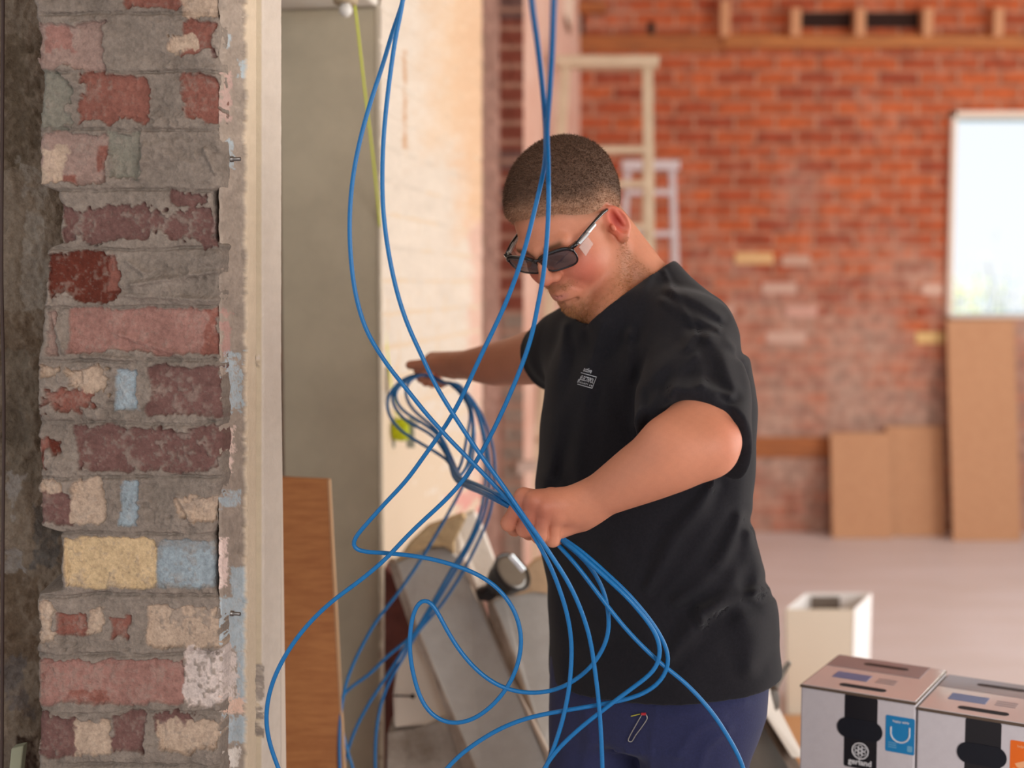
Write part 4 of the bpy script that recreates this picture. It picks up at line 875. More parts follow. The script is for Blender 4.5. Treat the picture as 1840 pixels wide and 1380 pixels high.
def hand_l(p):
    W = P(1058, 902, 1.985)
    K = [P(940, 893, 1.974), P(957, 900, 1.963), P(977, 912, 1.962), P(998, 928, 1.970)]
    d = sd_cap(p, W, K[0], .0235, .0105)
    d = smin(d, sd_cap(p, W, K[1], .0225, .0112), .012); d = smin(d, sd_cap(p, P(1055, 910, 1.985), K[2], .0235, .0112), .012)
    d = smin(d, sd_cap(p, P(1048, 920, 1.990), K[3], .0240, .0105), .012)
    d = smin(d, sd_cap(p, P(1040, 932, 2.0), P(1008, 950, 1.995), .020, .015), .015)
    d = smin(d, sd_cap(p, P(1040, 895, 2.012), P(985, 895, 2.030), .018, .014), .014)
    PIP = [P(915, 940, 1.980), P(943, 951, 1.968), P(969, 963, 1.967), P(993, 971, 1.976)]
    DIP = [P(925, 950, 2.012), P(951, 957, 2.006), P(975, 968, 2.004), P(998, 976, 2.003)]
    TIP = [P(944, 938, 2.030), P(966, 944, 2.030), P(985, 952, 2.028), P(1004, 962, 2.022)]
    fd = None
    for k in range(4):
        r = (.0122, .0120, .0116, .0098)[k]
        c = sd_chain(p, [(K[k], r * .98), (PIP[k], r), (DIP[k], r * .9), (TIP[k], r * .78)], .005)
        c = smin(c, sd_ell(p, K[k] + np.array([.0005, -.0012, .0010]), (.0108, .0095, .0108)), .008)
        fd = c if fd is None else smin(fd, c, .0018)
    d = smin(d, fd, .009)
    th = sd_chain(p, [(P(990, 893, 2.028), .0145), (P(955, 905, 2.046), .012), (P(930, 925, 2.048), .010)], .006)
    d = smin(d, th, .006)
    for (a, b) in []:    # hollows between the knuckles
        mpt = (a + b) / 2 + np.array([.000, -.0125, .002]); d = smax(d, -sd_ell(p, mpt, (.0030, .0032, .0060)), .008)
    return d
def arm_r(p):
    return sd_limb(p, [(SR, .056), (P(960, 642, 2.56), .051), (P(912, 652, 2.66), .044), (P(885, 655, 2.70), .042), (P(852, 655, 2.76), .032), (P(826, 656, 2.82), .0255)], .006)
def hand_r(p):
    W = P(828, 656, 2.82)
    K = [P(772, 650, 2.925), P(776, 645, 2.945), P(781, 646, 2.965), P(788, 650, 2.98)]
    d = None
    for k in range(4):
        c = sd_cap(p, W, K[k], .024, .0150); d = c if d is None else smin(d, c, .012)
    d = smin(d, sd_cap(p, P(815, 662, 2.85), P(795, 664, 2.89), .022, .017), .012)
    d = smin(d, sd_cap(p, P(812, 660, 2.84), P(772, 655, 2.89), .020, .0125), .012)
    fing = [[(772, 652, 2.925), (752, 664, 2.93), (757, 680, 2.935), (770, 683, 2.93)], [(776, 650, 2.945), (757, 668, 2.955), (766, 686, 2.955), (778, 686, 2.945)],
            [(781, 651, 2.965), (768, 675, 2.975), (777, 689, 2.97), (788, 688, 2.955)], [(788, 655, 2.98), (785, 678, 2.985), (792, 691, 2.97), (799, 689, 2.95)]]
    fd = None
    for k, c4 in enumerate(fing):
        r = (.0112, .0112, .0106, .0092)[k]; c = sd_chain(p, [(P(*c4[0]), r), (P(*c4[1]), r), (P(*c4[2]), r * .9), (P(*c4[3]), r * .78)], .004); fd = c if fd is None else smin(fd, c, .0018)
    d = smin(d, fd, .006)
    d = smin(d, sd_chain(p, [(P(788, 655, 2.87), .0135), (P(760, 655, 2.90), .0115), (P(737, 656, 2.915), .0100)], .004), .005)
    return d
# torso: elliptical sections turned to the way he faces
BF = np.array([-.8, -.6, 0]); BLt = np.array([.6, -.8, 0])
TS = [(480, 1150, 120), (560, 1160, 158), (640, 1164, 176), (720, 1163, 183), (800, 1158, 186), (880, 1152, 187), (940, 1155, 188), (1000, 1166, 193), (1060, 1182, 199), (1120, 1188, 202), (1200, 1188, 202), (1260, 1186, 200), (1330, 1172, 186)]
TZ = np.array([P(x, y, 2.25)[2] for y, x, w_ in TS])[::-1]; TX = np.array([P(x, y, 2.25)[0] for y, x, w_ in TS])[::-1]
TR = np.array([w_ / F_PX * 2.25 / .866 * .985 for y, x, w_ in TS])[::-1]
def d_torso(p, grow=0.0, top=1.385, bot=.60):
    z = p[:, 2]; cx = np.interp(z, TZ, TX); a = np.interp(z, TZ, TR) + grow; b = a * .78
    v = p[:, :2] - np.stack([cx, np.full_like(cx, 2.25)], 1)
    l = v @ BLt[:2]; f = v @ BF[:2]
    k0 = np.sqrt((l / a) ** 2 + (f / b) ** 2); k1 = np.sqrt((l / a ** 2) ** 2 + (f / b ** 2) ** 2) + 1e-9
    d = k0 * (k0 - 1) / k1
    d = smax(d, z - top, .06); return smax(d, bot - z, .02)
def d_yoke(p, g=0.0):
    d = sd_cap(p, SL, CH, .074 + g, .090 + g); d = smin(d, sd_cap(p, SR, CH, .058 + g, .088 + g), .03)
    d = smin(d, sd_cap(p, SL + [-.008, .012, .012], P(1175, 545, 2.27), .062 + g, .060 + g), .03)
    d = smin(d, sd_cap(p, P(1186, 556, 2.27), P(1243, 604, 2.2), .062 + g, .070 + g), .03)
    d = smin(d, sd_cap(p, SR + [0, 0, .0], P(1120, 575, 2.27), .052 + g, .060 + g), .03)
    return d
# ---- shirt
SLV = (P(1232, 615, 2.13), P(1247, 700, 2.03), P(1246, 806, 1.93))
CUF = P(1248, 806, 1.955); CN = np.array([-.30, -.82, -.48]); CN /= np.linalg.norm(CN)
CUR = P(988, 640, 2.50); CRN = P(820, 655, 2.83) - P(1010, 628, 2.44); CRN /= np.linalg.norm(CRN)
FOLDS = [ # image polyline, height m, half width px
 ([(1193, 486), (1213, 530), (1238, 575), (1252, 600)], .0022, 3.2), ([(1246, 604), (1222, 640), (1180, 668), (1152, 700), (1146, 760)], .004, 7), ([(1252, 604), (1300, 598), (1322, 625)], .004, 7),
 ([(1272, 612), (1304, 645), (1318, 700)], .0045, 9), ([(1235, 606), (1258, 645), (1262, 690)], .003, 8), ([(1206, 712), (1222, 664), (1250, 640)], .004, 6), ([(1195, 722), (1215, 700), (1260, 694), (1312, 712)], .004, 6),
 ([(1185, 730), (1230, 712), (1280, 722), (1320, 760)], .003, 5), ([(1012, 585), (1003, 680), (985, 800), (976, 900)], .005, 9), ([(1085, 585), (1046, 690), (1010, 760), (990, 850)], .005, 9), ([(1060, 700), (1035, 800), (1040, 870)], .004, 9),
 ([(1130, 600), (1128, 680), (1146, 780)], .004, 8), ([(1340, 650), (1345, 740), (1335, 850), (1325, 960), (1290, 1010)], .004, 11), ([(1280, 872), (1255, 912), (1215, 960), (1190, 1010), (1165, 1055)], .0065, 8),
 ([(1342, 955), (1334, 1000), (1314, 1050), (1275, 1095), (1225, 1150), (1205, 1180)], .0075, 10), ([(1375, 1060), (1330, 1070), (1290, 1090), (1258, 1098), (1262, 1120)], .008, 7), ([(1350, 960), (1362, 1020), (1356, 1070)], .006, 8),
 ([(1170, 490), (1140, 560), (1132, 600)], .004, 8), ([(1200, 520), (1260, 545), (1295, 570)], .0035, 6), ([(1190, 540), (1225, 560), (1290, 590)], .003, 5), ([(1296, 650), (1324, 705), (1330, 790)], .003, 9),
 ([(1020, 1000), (1050, 1080), (1090, 1130)], .004, 14), ([(1100, 990), (1150, 1100), (1180, 1200)], .004, 16), ([(985, 1000), (1000, 1100), (1010, 1220)], .004, 10), ([(1330, 1100), (1350, 1150), (1345, 1200)], .005, 12),
 ([(1215, 1080), (1250, 1060), (1300, 1010), (1330, 930)], .006, 8)]
def fold_height(p):
    X, Yp = proj(p); h = np.zeros(len(p))
    for pl, amp, wd in FOLDS:
        best = np.full(len(p), 1e9); n = len(pl) - 1
        for i in range(n):
            a = np.array(pl[i], float); b = np.array(pl[i + 1], float); ab = b - a
            t = np.clip(((X - a[0]) * ab[0] + (Yp - a[1]) * ab[1]) / (ab @ ab), 0, 1)
            dd = np.hypot(X - a[0] - t * ab[0], Yp - a[1] - t * ab[1]); g_ = (i + t) / n
            ww = wd * (.55 + .45 * np.sin(np.pi * np.clip(g_, .05, .95)))
            best = np.minimum(best, dd / ww)
        h += 1.4 * amp * (np.exp(-(best / 1.7) ** 2) - .35 * np.exp(-((best - 3.6) / 1.6) ** 2))
    h *= sstep(2.34, 2.24, p[:, 1])
    # gentle cloth waviness all over, running down the body
    h += .0016 * np.sin(p[:, 0] * 46 + np.sin(p[:, 2] * 9) * 1.8 + p[:, 1] * 25) + .0012 * np.sin(p[:, 2] * 60 + p[:, 0] * 30)
    return h
COL_N = None
def neck_plane():
    a, b, c_ = P(1196, 482, 2.30), P(1089, 556, 2.17), P(1162, 499, 2.185)
    n = np.cross(b - a, c_ - a); n /= np.linalg.norm(n); n = n if n[2] > 0 else -n
    return a, n
NPA, NPN = neck_plane()
n2_ = np.cross(P(1068, 568, 2.20) - NPA, P(1010, 552, 2.33) - NPA); n2_ /= np.linalg.norm(n2_); NPN2 = n2_ if n2_[2] > 0 else -n2_
HA, HB, HC = P(990, 1243, 2.2), P(1389, 1196, 2.25), P(1190, 1264, 2.07)
HN = np.cross(HB - HA, HC - HA); HN /= np.linalg.norm(HN); HN = HN if HN[2] > 0 else -HN
def shirt_raw(p, full=True):
    d = d_torso(p, .006)
    d = smin(d, d_yoke(p, .006), .05)
    nk = sd_cap(p, NECK_B + [0, 0, -.02], frh((-.040, 0, -.055)), .074, .068); d = smin(d, nk, .035); d = smin(d, d_neck(p) - .009, .02)
    s = sd_chain(p, [(SLV[0], .078), (SLV[1], .078), (SLV[2], .080), (SLV[2] + CN * .09, .082)], .02)
    s = smax(s, (p - CUF) @ CN, .004)
    r = sd_chain(p, [(SR, .060), (CUR, .061), (CUR + CRN * .08, .061)], .02); r = smax(r, (p - CUR) @ CRN, .004)
    d = smin(d, s, .022); d = smin(d, r, .022)
    return d - (fold_height(p) if full else 0)
def shirt(p):
    d = shirt_raw(p); t = .0085
    cav = -(d + t)                                       # hollow
    # keep it solid in the middle of the trunk, hollow near the openings only
    d2 = np.maximum(d, cav)
    hole = np.maximum(np.maximum(-(p - NPA) @ NPN, -(p - NPA) @ NPN2), sd_cap(p, NECK_B + [0, 0, -.08], frh((-.02, 0, .05)), .125, .125))
    d2 = smax(d2, -hole, .006)
    d2 = np.maximum(d2, -((p - HA) @ HN))
    # collar rib
    return d2
def d_body_core(p):
    d = d_torso(p, -.018); d = smin(d, d_yoke(p, -.014), .05)
    return d
def body_up(p):
    d = smin(d_body_core(p), d_neck(p), .03)
    return d
def head_fn(p):
    return smin(smin(d_head(toh(p)), d_neck(p), .014), d_body_core(p), .03)
def armL_fn(p): return smin(smin(arm_l(p), hand_l(p), .008), d_body_core(p), .02)
def armR_fn(p): return smin(smin(arm_r(p), hand_r(p), .008), d_body_core(p), .02)
person = empty('person', (.225, 2.23, 0.0))
# joints of the legs
HIPL, KNL, ANL = np.array([.300, 2.17, .84]), np.array([.300, 2.10, .47]), np.array([.315, 2.17, .09])
HIPR, KNR, ANR = np.array([.165, 2.28, .84]), np.array([.130, 2.20, .47]), np.array([.140, 2.28, .09])
def legs(p, g=0):
    d = sd_chain(p, [(HIPL, .086 + g), (KNL, .066 + g), (ANL, .045 + g)], .03)
    d = smin(d, sd_chain(p, [(HIPR, .086 + g), (KNR, .066 + g), (ANR, .045 + g)], .03), .02)
    return d
def low_fn(p):
    return smin(d_torso(p, -.03, 1.2, .80), legs(p, -.012), .03)
parts = []
hl, hh = HO - .19, HO + .19; zc = 1.40
def clip_faces(V, F_, keep):
    m = keep(V[F_].mean(1)); return V, F_[m]
Vh = sdf_mesh(head_fn, (HO[0] - .15, HO[1] - .17, zc), (HO[0] + .22, HO[1] + .20, HO[2] + .17), .0017); parts.append(Vh)
Vl = sdf_mesh(lambda p: smin(arm_l(p), hand_l(p), .022), (P(895, 900, 1.95)[0], 1.83, P(1000, 990, 1.95)[2]), (SL[0] + .10, 2.20, SL[2] + .06), .0021); parts.append(Vl)
Vr = sdf_mesh(lambda p: smin(arm_r(p), hand_r(p), .008), (P(722, 650, 2.93)[0], 2.36, P(770, 700, 2.95)[2]), (SR[0] + .06, 3.02, SR[2] + .07), .0024); parts.append(Vr)
Vt = sdf_mesh(lambda p: body_up(p), (-.05, 2.0, .80), (.50, 2.50, zc + .004), .008); parts.append(Vt)
Vg = sdf_mesh(low_fn, (0.0, 1.95, .02), (.48, 2.50, 1.1), .008); parts.append(Vg)
BV, BFc = join_np(parts)
# ---- skin colour (freckled flush, lips, beard stubble, scalp under the short hair)
def hairline(q):
    fx = q[:, 0]; ay = np.abs(q[:, 1])
    hl_ = np.interp(fx, [-.12, -.09, -.055, -.025, -.012, .012, .030, .048, .062, .078, .10], [-.050, -.045, -.020, .020, .033, .036, .043, .057, .072, .084, .086])
    return q[:, 2] - hl_
def skin_color(V):
    n = len(V); base = np.array(C(206, 138, 108)[:3]); col = np.tile(base, (n, 1))
    rng = np.random.default_rng(1)
    q = toh(V); m = q.copy(); m[:, 1] = np.abs(m[:, 1])
    def blob(c, r): return np.exp(-(((m - np.array(c)) / np.array(r)) ** 2).sum(1))
    def mixc(col, c, a): a = np.clip(a, 0, 1)[:, None]; return col * (1 - a) + np.array(c) * a
    wob = np.sin(V[:, 0] * 310 + 1.3 * np.sin(V[:, 2] * 240)) * np.sin(V[:, 2] * 270 + V[:, 1] * 190) 
    head = (np.abs(q) < .17).all(1) & (q[:, 2] > -.14)
    col = mixc(col, C(206, 106, 90)[:3], head * (.85 * blob((.075, .045, -.020), (.03, .03, .035)) + .6 * blob((.118, 0, -.02), (.016, .018, .02)) + .0))
    col = mixc(col, C(222, 96, 78)[:3], head * .85 * blob((-.006, .083, .002), (.022, .012, .036)))
    col = mixc(col, C(150, 44, 36)[:3], head * .8 * blob((-.008, .082, .000), (.010, .012, .017)))
    # beard and moustache
    jaw = (sstep(-.035, -.062, q[:, 2] - .35 * np.clip(.085 - q[:, 0], 0, 1) * 0) * sstep(.0, .055, q[:, 0] + .02)) 
    line = q[:, 2] - np.interp(q[:, 0], [-.02, .01, .04, .075, .10], [-.006, -.030, -.052, -.058, -.062])
    beard = sstep(.008, -.014, line) * sstep(-.02, .004, q[:, 0]) * sstep(-.125, -.108, q[:, 2] - 0)
    sideb = np.exp(-((q[:, 0] - .016) / .010) ** 2) * sstep(-.04, -.01, q[:, 2]) * sstep(.06, .03, q[:, 2]) * (m[:, 1] > .05)
    mous = np.exp(-(((m[:, 0] - .104) / .014) ** 2 + ((m[:, 1] - .012) / .018) ** 2 + ((m[:, 2] + .0345) / .0060) ** 2))
    goat = blob((.085, .0, -.095), (.030, .034, .024))
    bd = np.clip(.55 * beard + .55 * goat + .8 * mous + .4 * sideb, 0, .85) * head * (.85 + .25 * wob)
    col = mixc(col, C(150, 104, 72)[:3], bd)
    lips = np.maximum(np.exp(-(((m[:, 1]) / .0165) ** 4)) * np.exp(-((m[:, 2] + .0488) / .0048) ** 4) * (m[:, 0] > .09), 0) * head
    col = mixc(col, C(190, 122, 108)[:3], lips * .8)
    brow = np.exp(-((m[:, 2] - .037 - .06 * (m[:, 1] - .03)) / .005) ** 2) * sstep(.012, .018, m[:, 1]) * sstep(.052, .044, m[:, 1]) * (m[:, 0] > .05) * head
    col = mixc(col, C(120, 84, 60)[:3], brow * .95)
    hl2 = hairline(q); col = mixc(col, C(150, 108, 80)[:3], head * sstep(-.016, .010, hl2) * .75)
    # mottled arms, redder elbows and knuckles; brown over the fingers paints in hand shading
    el = np.exp(-(((V - P(1318, 790, 1.89)) / .035) ** 2).sum(1)); col = mixc(col, C(206, 116, 96)[:3], el * .35)
    kn_shade = np.exp(-(((V - P(950, 925, 1.955)) / np.array([.042, .04, .032])) ** 2).sum(1)); col = mixc(col, C(164, 92, 74)[:3], np.minimum(1, kn_shade * 1.3) * .75)
    nl = P(1012, 969, 1.99); 
    blot = np.sin(V[:, 0] * 61 + 2 * np.sin(V[:, 2] * 43)) * np.sin(V[:, 2] * 57 + V[:, 1] * 40); col = col * (1 + .035 * blot + .02 * wob)[:, None]
    return col
M_SKIN = mat('skin', (1, 1, 1, 1), .52, attr=True, noise=(420, .22, (.84, .72, .66, 1)), bump=(700, .12, .0006), sss=.12, spec=.35)
body = mesh_np('body', BV, BFc, M_SKIN, col=skin_color(BV)); adopt(body, person)

# ---- hair: a short cropped cap and thousands of stubby strands
def hair_fn(p):
    q = toh(p); g = hairline(q); th = np.interp(q[:, 2], [0, .05, .09, .14], [.0035, .0055, .0100, .0120])
    n = .0011 * np.sin(q[:, 0] * 520 + 2 * np.sin(q[:, 1] * 300)) * np.sin(q[:, 1] * 480 + q[:, 2] * 350)
    return (d_skull(q) - (th + n) * sstep(-.002, .022, g) + .003 * sstep(.004, -.01, g)) * HS
hv, hf = sdf_mesh(hair_fn, (HO[0] - .15, HO[1] - .15, HO[2] - .10), (HO[0] + .16, HO[1] + .17, HO[2] + .17), .0022)
qh = toh(hv); keep = hairline(qh) > -.004; fm = keep[hf].all(1); hf = hf[fm]
fade = sstep(0, .05, hairline(qh))
hcol = (np.array(C(184, 142, 114)[:3]) * (1 - fade)[:, None] + np.array(C(112, 86, 70)[:3]) * .85 * fade[:, None])
M_HAIR = mat('cropped_brown_hair', (1, 1, 1, 1), .75, attr=True, noise=(330, .7, (.55, .5, .48, 1), (1, 1, .4)), bump=(420, .7, .002), spec=.3)
hair = mesh_np('hair', hv, hf, M_HAIR, col=hcol); adopt(hair, person)
def strands(src_v, src_f, n, ln, lean, seed, cfun, name, parent, m, r=.00042, wfun=None):
    rng = np.random.default_rng(seed); T = src_v[src_f]; c_ = T.mean(1); nn = np.cross(T[:, 2] - T[:, 0], T[:, 3] - T[:, 1]); ar = np.linalg.norm(nn, axis=1); nn /= ar[:, None] + 1e-12
    w_ = ar * (wfun(c_) if wfun is not None else 1); w_ = w_ / w_.sum(); k = rng.choice(len(c_), n, p=w_)
    base = c_[k] + rng.normal(0, .0009, (n, 3)); d = nn[k] + lean(c_[k]) + rng.normal(0, .28, (n, 3)); d /= np.linalg.norm(d, axis=1)[:, None]
    L = ln(c_[k]) * rng.uniform(.7, 1.25, n); sd = np.cross(d, rng.normal(0, 1, (n, 3))); sd /= np.linalg.norm(sd, axis=1)[:, None]; s2 = np.cross(d, sd)
    tip = base + d * L[:, None]; b0 = base - nn[k] * .001
    V = np.stack([b0 + sd * r, b0 - sd * .5 * r + s2 * .87 * r, b0 - sd * .5 * r - s2 * .87 * r, tip], 1).reshape(-1, 3)
    i = np.arange(n)[:, None] * 4; F_ = np.stack([i + [0, 1, 3], i + [1, 2, 3], i + [2, 0, 3]], 1).reshape(-1, 3)
    cc = np.repeat(cfun(c_[k]) * rng.uniform(.6, 1.45, (n, 1)), 4, 0)
    return mesh_np(name, V, F_, m, col=np.clip(cc, 0, .9), smooth=False)
def hlean(c): return np.tile(f0 * .9 + HL * .1, (len(c), 1))
def hlen(c): q = toh(c); return np.interp(q[:, 2], [0, .05, .09, .14], [.0022, .0030, .0052, .0064])
def hc(c): q = toh(c); t = sstep(0, .05, hairline(q))[:, None]; return np.array(C(172, 130, 102)[:3]) * (1 - t) + np.array(C(108, 82, 66)[:3]) * t
M_STRAND = mat('hair_strand', (1, 1, 1, 1), .6, attr=True, spec=.35)
st = strands(hv, hf, 26000, hlen, hlean, 4, hc, 'hair_strands', person, M_STRAND, wfun=lambda c: hairline(toh(c)) > .002); adopt(st, person)
HVv, HVf = Vh
def bw(c):
    q = toh(c); m1 = np.abs(q[:, 1]); line = q[:, 2] - np.interp(q[:, 0], [-.02, .01, .04, .075, .10], [-.006, -.030, -.052, -.062, -.066])
    b = sstep(.004, -.016, line) * (q[:, 0] > -.004) * (q[:, 2] > -.128) * .5 + 1.2 * np.exp(-(((q[:, 0] - .085) / .032) ** 2 + (q[:, 1] / .036) ** 2 + ((q[:, 2] + .098) / .022) ** 2))
    b += 1.2 * np.exp(-(((m1 - .012) / .018) ** 2 + ((q[:, 2] + .0355) / .006) ** 2)) * (q[:, 0] > .085)
    lip = (np.abs(q[:, 2] + .0488) < .0055) & (m1 < .022) & (q[:, 0] > .085); b[lip] = 0
    b[(np.abs(q) > .16).any(1)] = 0; return b + 1e-9 * 0
bs = strands(HVv, HVf, 9000, lambda c: np.full(len(c), .0034), lambda c: np.tile(-HU * .9, (len(c), 1)), 6, lambda c: np.tile(np.array(C(176, 122, 78)[:3]), (len(c), 1)), 'beard', person, M_STRAND, r=.00028, wfun=bw); adopt(bs, person)

# ---- t-shirt
M_SHIRT = mat('black_cotton', C(27, 26, 30), .92, noise=(260, .35, C(40, 38, 44)), bump=(900, .25, .0008), spec=.2, sheen=.08)
sv, sf = sdf_mesh(shirt, (-.06, 1.86, .72), (.50, 2.62, 1.56), .0027); sv = relax(sv, sf, 6)
shirt_o = mesh_np('t_shirt', sv, sf, M_SHIRT); adopt(shirt_o, person)
bvh = BVHTree.FromPolygons([tuple(v) for v in sv.tolist()], [tuple(f) for f in sf.tolist()])
def on_shirt(px, py, off=.0012):
    d = Vector(P(px, py, 1.0) - CAM).normalized(); h_ = bvh.ray_cast(Vector(CAM), d)
    return h_[0] - d * off if h_[0] is not None else Vector(P(px, py, 2.07))
M_PRINT = mat('grey_chest_print', C(176, 178, 184), .7)
def print_mesh():
    mb = MB(); O_ = np.array([1044.1, 668.9]); ex = np.array([28.2, 8.1]); ey = np.array([-8.2, 21.4])
    def m2(u, v): q_ = O_ + ex * u + ey * v; return on_shirt(q_[0], q_[1])
    def quad(u0, v0, u1, v1, n=6):
        for i in range(n):
            a = u0 + (u1 - u0) * i / n; b = u0 + (u1 - u0) * (i + 1) / n; mb.add([m2(a, v0), m2(b, v0), m2(b, v1), m2(a, v1)], [(0, 1, 2, 3)])
    quad(0, 0, 1, .06); quad(.05, .94, 1, 1.0); quad(.97, 0, 1.0, 1, 3)
    for s, sz, cx_, cy_, w_, h_ in (('ELECTRPOL', 1, .52, .40, .82, .40), ('active', 1, .34, -.30, .52, .36), ('SECURITY', 1, .40, .78, .56, .13)):
        V, F_ = text_mesh(s, sz, bold=.02); A_ = np.array(V); mn, mx_ = A_.min(0), A_.max(0)
        U = cx_ - w_ / 2 + (A_[:, 0] - mn[0]) / (mx_[0] - mn[0]) * w_; W_ = cy_ + h_ / 2 - (A_[:, 1] - mn[1]) / (mx_[1] - mn[1]) * h_
        mb.add([m2(u, v) for u, v in zip(U, W_)], F_)
    quad(.76, .73, .82, .85, 1); quad(.87, .73, .93, .85, 1); quad(.0, .55, .07, .85, 1); quad(.07, .3, .11, .7, 1)
    me = bpy.data.meshes.new('chest_print'); me.from_pydata(mb.v, [], mb.f); me.materials.append(M_PRINT); o = bpy.data.objects.new('chest_print', me); COL.objects.link(o); return o
pr_ = print_mesh(); pr_.parent = shirt_o

# ---- trousers and boots
PF = [([(1180, 1270), (1172, 1330), (1168, 1400)], .004, 4), ([(1190, 1290), (1290, 1275), (1340, 1262)], .004, 7), ([(1215, 1360), (1250, 1310), (1300, 1290)], .006, 7), ([(1250, 1400), (1270, 1340), (1310, 1310)], .006, 7), ([(1100, 1352), (1170, 1356), (1240, 1362)], .005, 3), ([(1105, 1340), (1165, 1343)], .003, 3), ([(1050, 1270), (1060, 1330), (1050, 1400)], .005, 12)]
def trousers(p):
    z = p[:, 2]
    d = d_torso(p, -.014, 1.0, .74); d = smin(d, legs(p, .010), .035)
    X, Yp = proj(p); h = np.zeros(len(p))
    for pl, amp, wd in PF:
        best = np.full(len(p), 1e9)
        for a, b in zip(pl[:-1], pl[1:]):
            a = np.array(a, float); b = np.array(b, float); ab = b - a; t = np.clip(((X - a[0]) * ab[0] + (Yp - a[1]) * ab[1]) / (ab @ ab), 0, 1)
            best = np.minimum(best, np.hypot(X - a[0] - t * ab[0], Yp - a[1] - t * ab[1]) / wd)
        h += amp * np.exp(-best ** 2)
    h *= p[:, 1] < 2.22; h += .003 * np.sin(z * 70 + p[:, 0] * 20) * sstep(.35, .1, z)
    d = d - h; return np.maximum(np.maximum(d, .06 - z), z - .93)
M_TROU = mat('navy_work_cloth', C(42, 45, 80), .85, noise=(300, .5, C(32, 35, 62)), bump=(500, .3, .001), spec=.3, sheen=.1)
tv, tf = sdf_mesh(trousers, (-.02, 1.95, .03), (.50, 2.52, .95), .0055); tv = relax(tv, tf, 2)
tr_o = mesh_np('trousers', tv, tf, M_TROU); adopt(tr_o, person)
M_BOOT = mat('tan_work_boot', C(120, 84, 52), .6, bump=(80, .3, .001)); M_SOLE = mat('black_sole', C(30, 28, 28), .8)
for an in (ANL, ANR):
    tof = BF * .15
    def boot(p, an=an):
        d = sd_cap(p, an + [0, 0, .0], an + [0, 0, .05], .055, .056); d = smin(d, sd_cap(p, np.array([an[0], an[1], .055]) - BF * .03, np.array([an[0], an[1], .052]) + tof, .046, .044), .03)
        return np.maximum(d, .018 - p[:, 2])
    bv_, bf_ = sdf_mesh(boot, (an[0] - .24, an[1] - .22, .0), (an[0] + .12, an[1] + .14, .22), .005); bo = mesh_np('boot', bv_, bf_, M_BOOT); adopt(bo, person)
    mb = MB(); c0 = np.array([an[0], an[1], 0]); ou = [c0 - BF * .075 + BLt * .03, c0 - BF * .085, c0 - BF * .075 - BLt * .03, c0 - BLt * .042, c0 + BF * .10 - BLt * .048, c0 + BF * .17 - BLt * .036, c0 + BF * .197, c0 + BF * .17 + BLt * .036, c0 + BF * .10 + BLt * .048, c0 + BLt * .042]
    mb.prism([q_ + [0, 0, .001] for q_ in ou], (0, 0, .022)); so = mb.build('sole', M_SOLE, bevel=.003); so.parent = bo; so.matrix_parent_inverse = Matrix.Identity(4); so.matrix_parent_inverse = bo.matrix_parent_inverse.inverted() if False else Matrix.Translation((0, 0, 0))
# pin hanging from the trouser pocket
tb_ = BVHTree.FromPolygons([tuple(v) for v in tv.tolist()], [tuple(f) for f in tf.tolist()])
def on_tr(px, py, off=.002):
    d = Vector(P(px, py, 1.0) - CAM).normalized(); h_ = tb_.ray_cast(Vector(CAM), d); return np.array(h_[0] - d * off) if h_[0] is not None else P(px, py, 2.04)
mb = MB(); pn = [(1151, 1288), (1142, 1304), (1132, 1322), (1129, 1331), (1134, 1333), (1143, 1320), (1155, 1304), (1163, 1290), (1161, 1284), (1155, 1283)]
pp = root = empty('wire_pin', tuple(on_tr(1155, 1284)))
mb.tube(spline([on_tr(x, y, .004) for x, y in pn] + [on_tr(1151, 1288, .004)], .002), .0008, 6); adopt(mb.build('wire_loop', mat('pin_steel', C(190, 186, 176), .3, metallic=.8), smooth=True), pp)
mb = MB(); mb.tube([on_tr(1134, 1287, .004), on_tr(1150, 1283, .004)], .0009, 6); adopt(mb.build('yellow_tip', mat('yellow_pin', C(180, 170, 60), .5)), pp)
mb = MB(); mb.tube([on_tr(1153, 1283, .005), on_tr(1160, 1283, .005)], .0022, 8); adopt(mb.build('red_bead', mat('red_bead', C(190, 40, 50), .4)), pp)
tag(pp, 'thin steel wire pin with a red bead clipped to the navy trouser pocket', 'pin')

# ---- safety glasses (head coordinates)
M_GF = mat('black_frame', C(22, 18, 22), .2, coat=.4); M_LENS = mat('smoked_lens', C(74, 60, 62), .06, alpha=.86, coat=.6, spec=.8)
M_CLR = mat('clear_temple', C(220, 226, 228), .08, alpha=.75, coat=1.0, metallic=.25); M_SHD = mat('clear_side_shield', C(214, 190, 180), .1, alpha=.4, coat=.5)
def lens_pt(s, a, k=1.0):
    """rounded lens outline point: s = side (+1 left), angle a"""
    ca, sa = math.cos(a), math.sin(a); e = 3.6
    y = .0320 * k * (abs(ca) ** (2 / e)) * (1 if ca > 0 else -1); z = .0178 * k * (abs(sa) ** (2 / e)) * (1 if sa > 0 else -1)
    if z < 0: y *= 1 - .14 * (-z / .0178)
    yy = .0365 + y; zz = .0165 + z + .05 * y
    x = .1085 - .34 * max(0, yy - .012) ** 1.0 * .62 - (zz - .0165) * -.12
    return (x, s * yy, zz)
gl = None
mb = MB()
for s in (1, -1):
    ring = [frh(lens_pt(s, 2 * math.pi * k / 48)) for k in range(48)]; rr = [.0032 if math.sin(2 * math.pi * k / 48) > .2 else .0015 for k in range(48)]
    mb.tube(ring, rr, 8, closed=True)
    mb.bar(Vector(frh((.0965, s * .062, .030))), Vector(frh((.088, s * .0745, .033))), .010, .005, up=tuple(HU))
mb.tube([frh(q_) for q_ in ((.1085, -.011, .026), (.1135, 0, .028), (.1085, .011, .026))], .0026, 8)
gl = mb.build('safety_glasses', M_GF, smooth=True); adopt(gl, person)
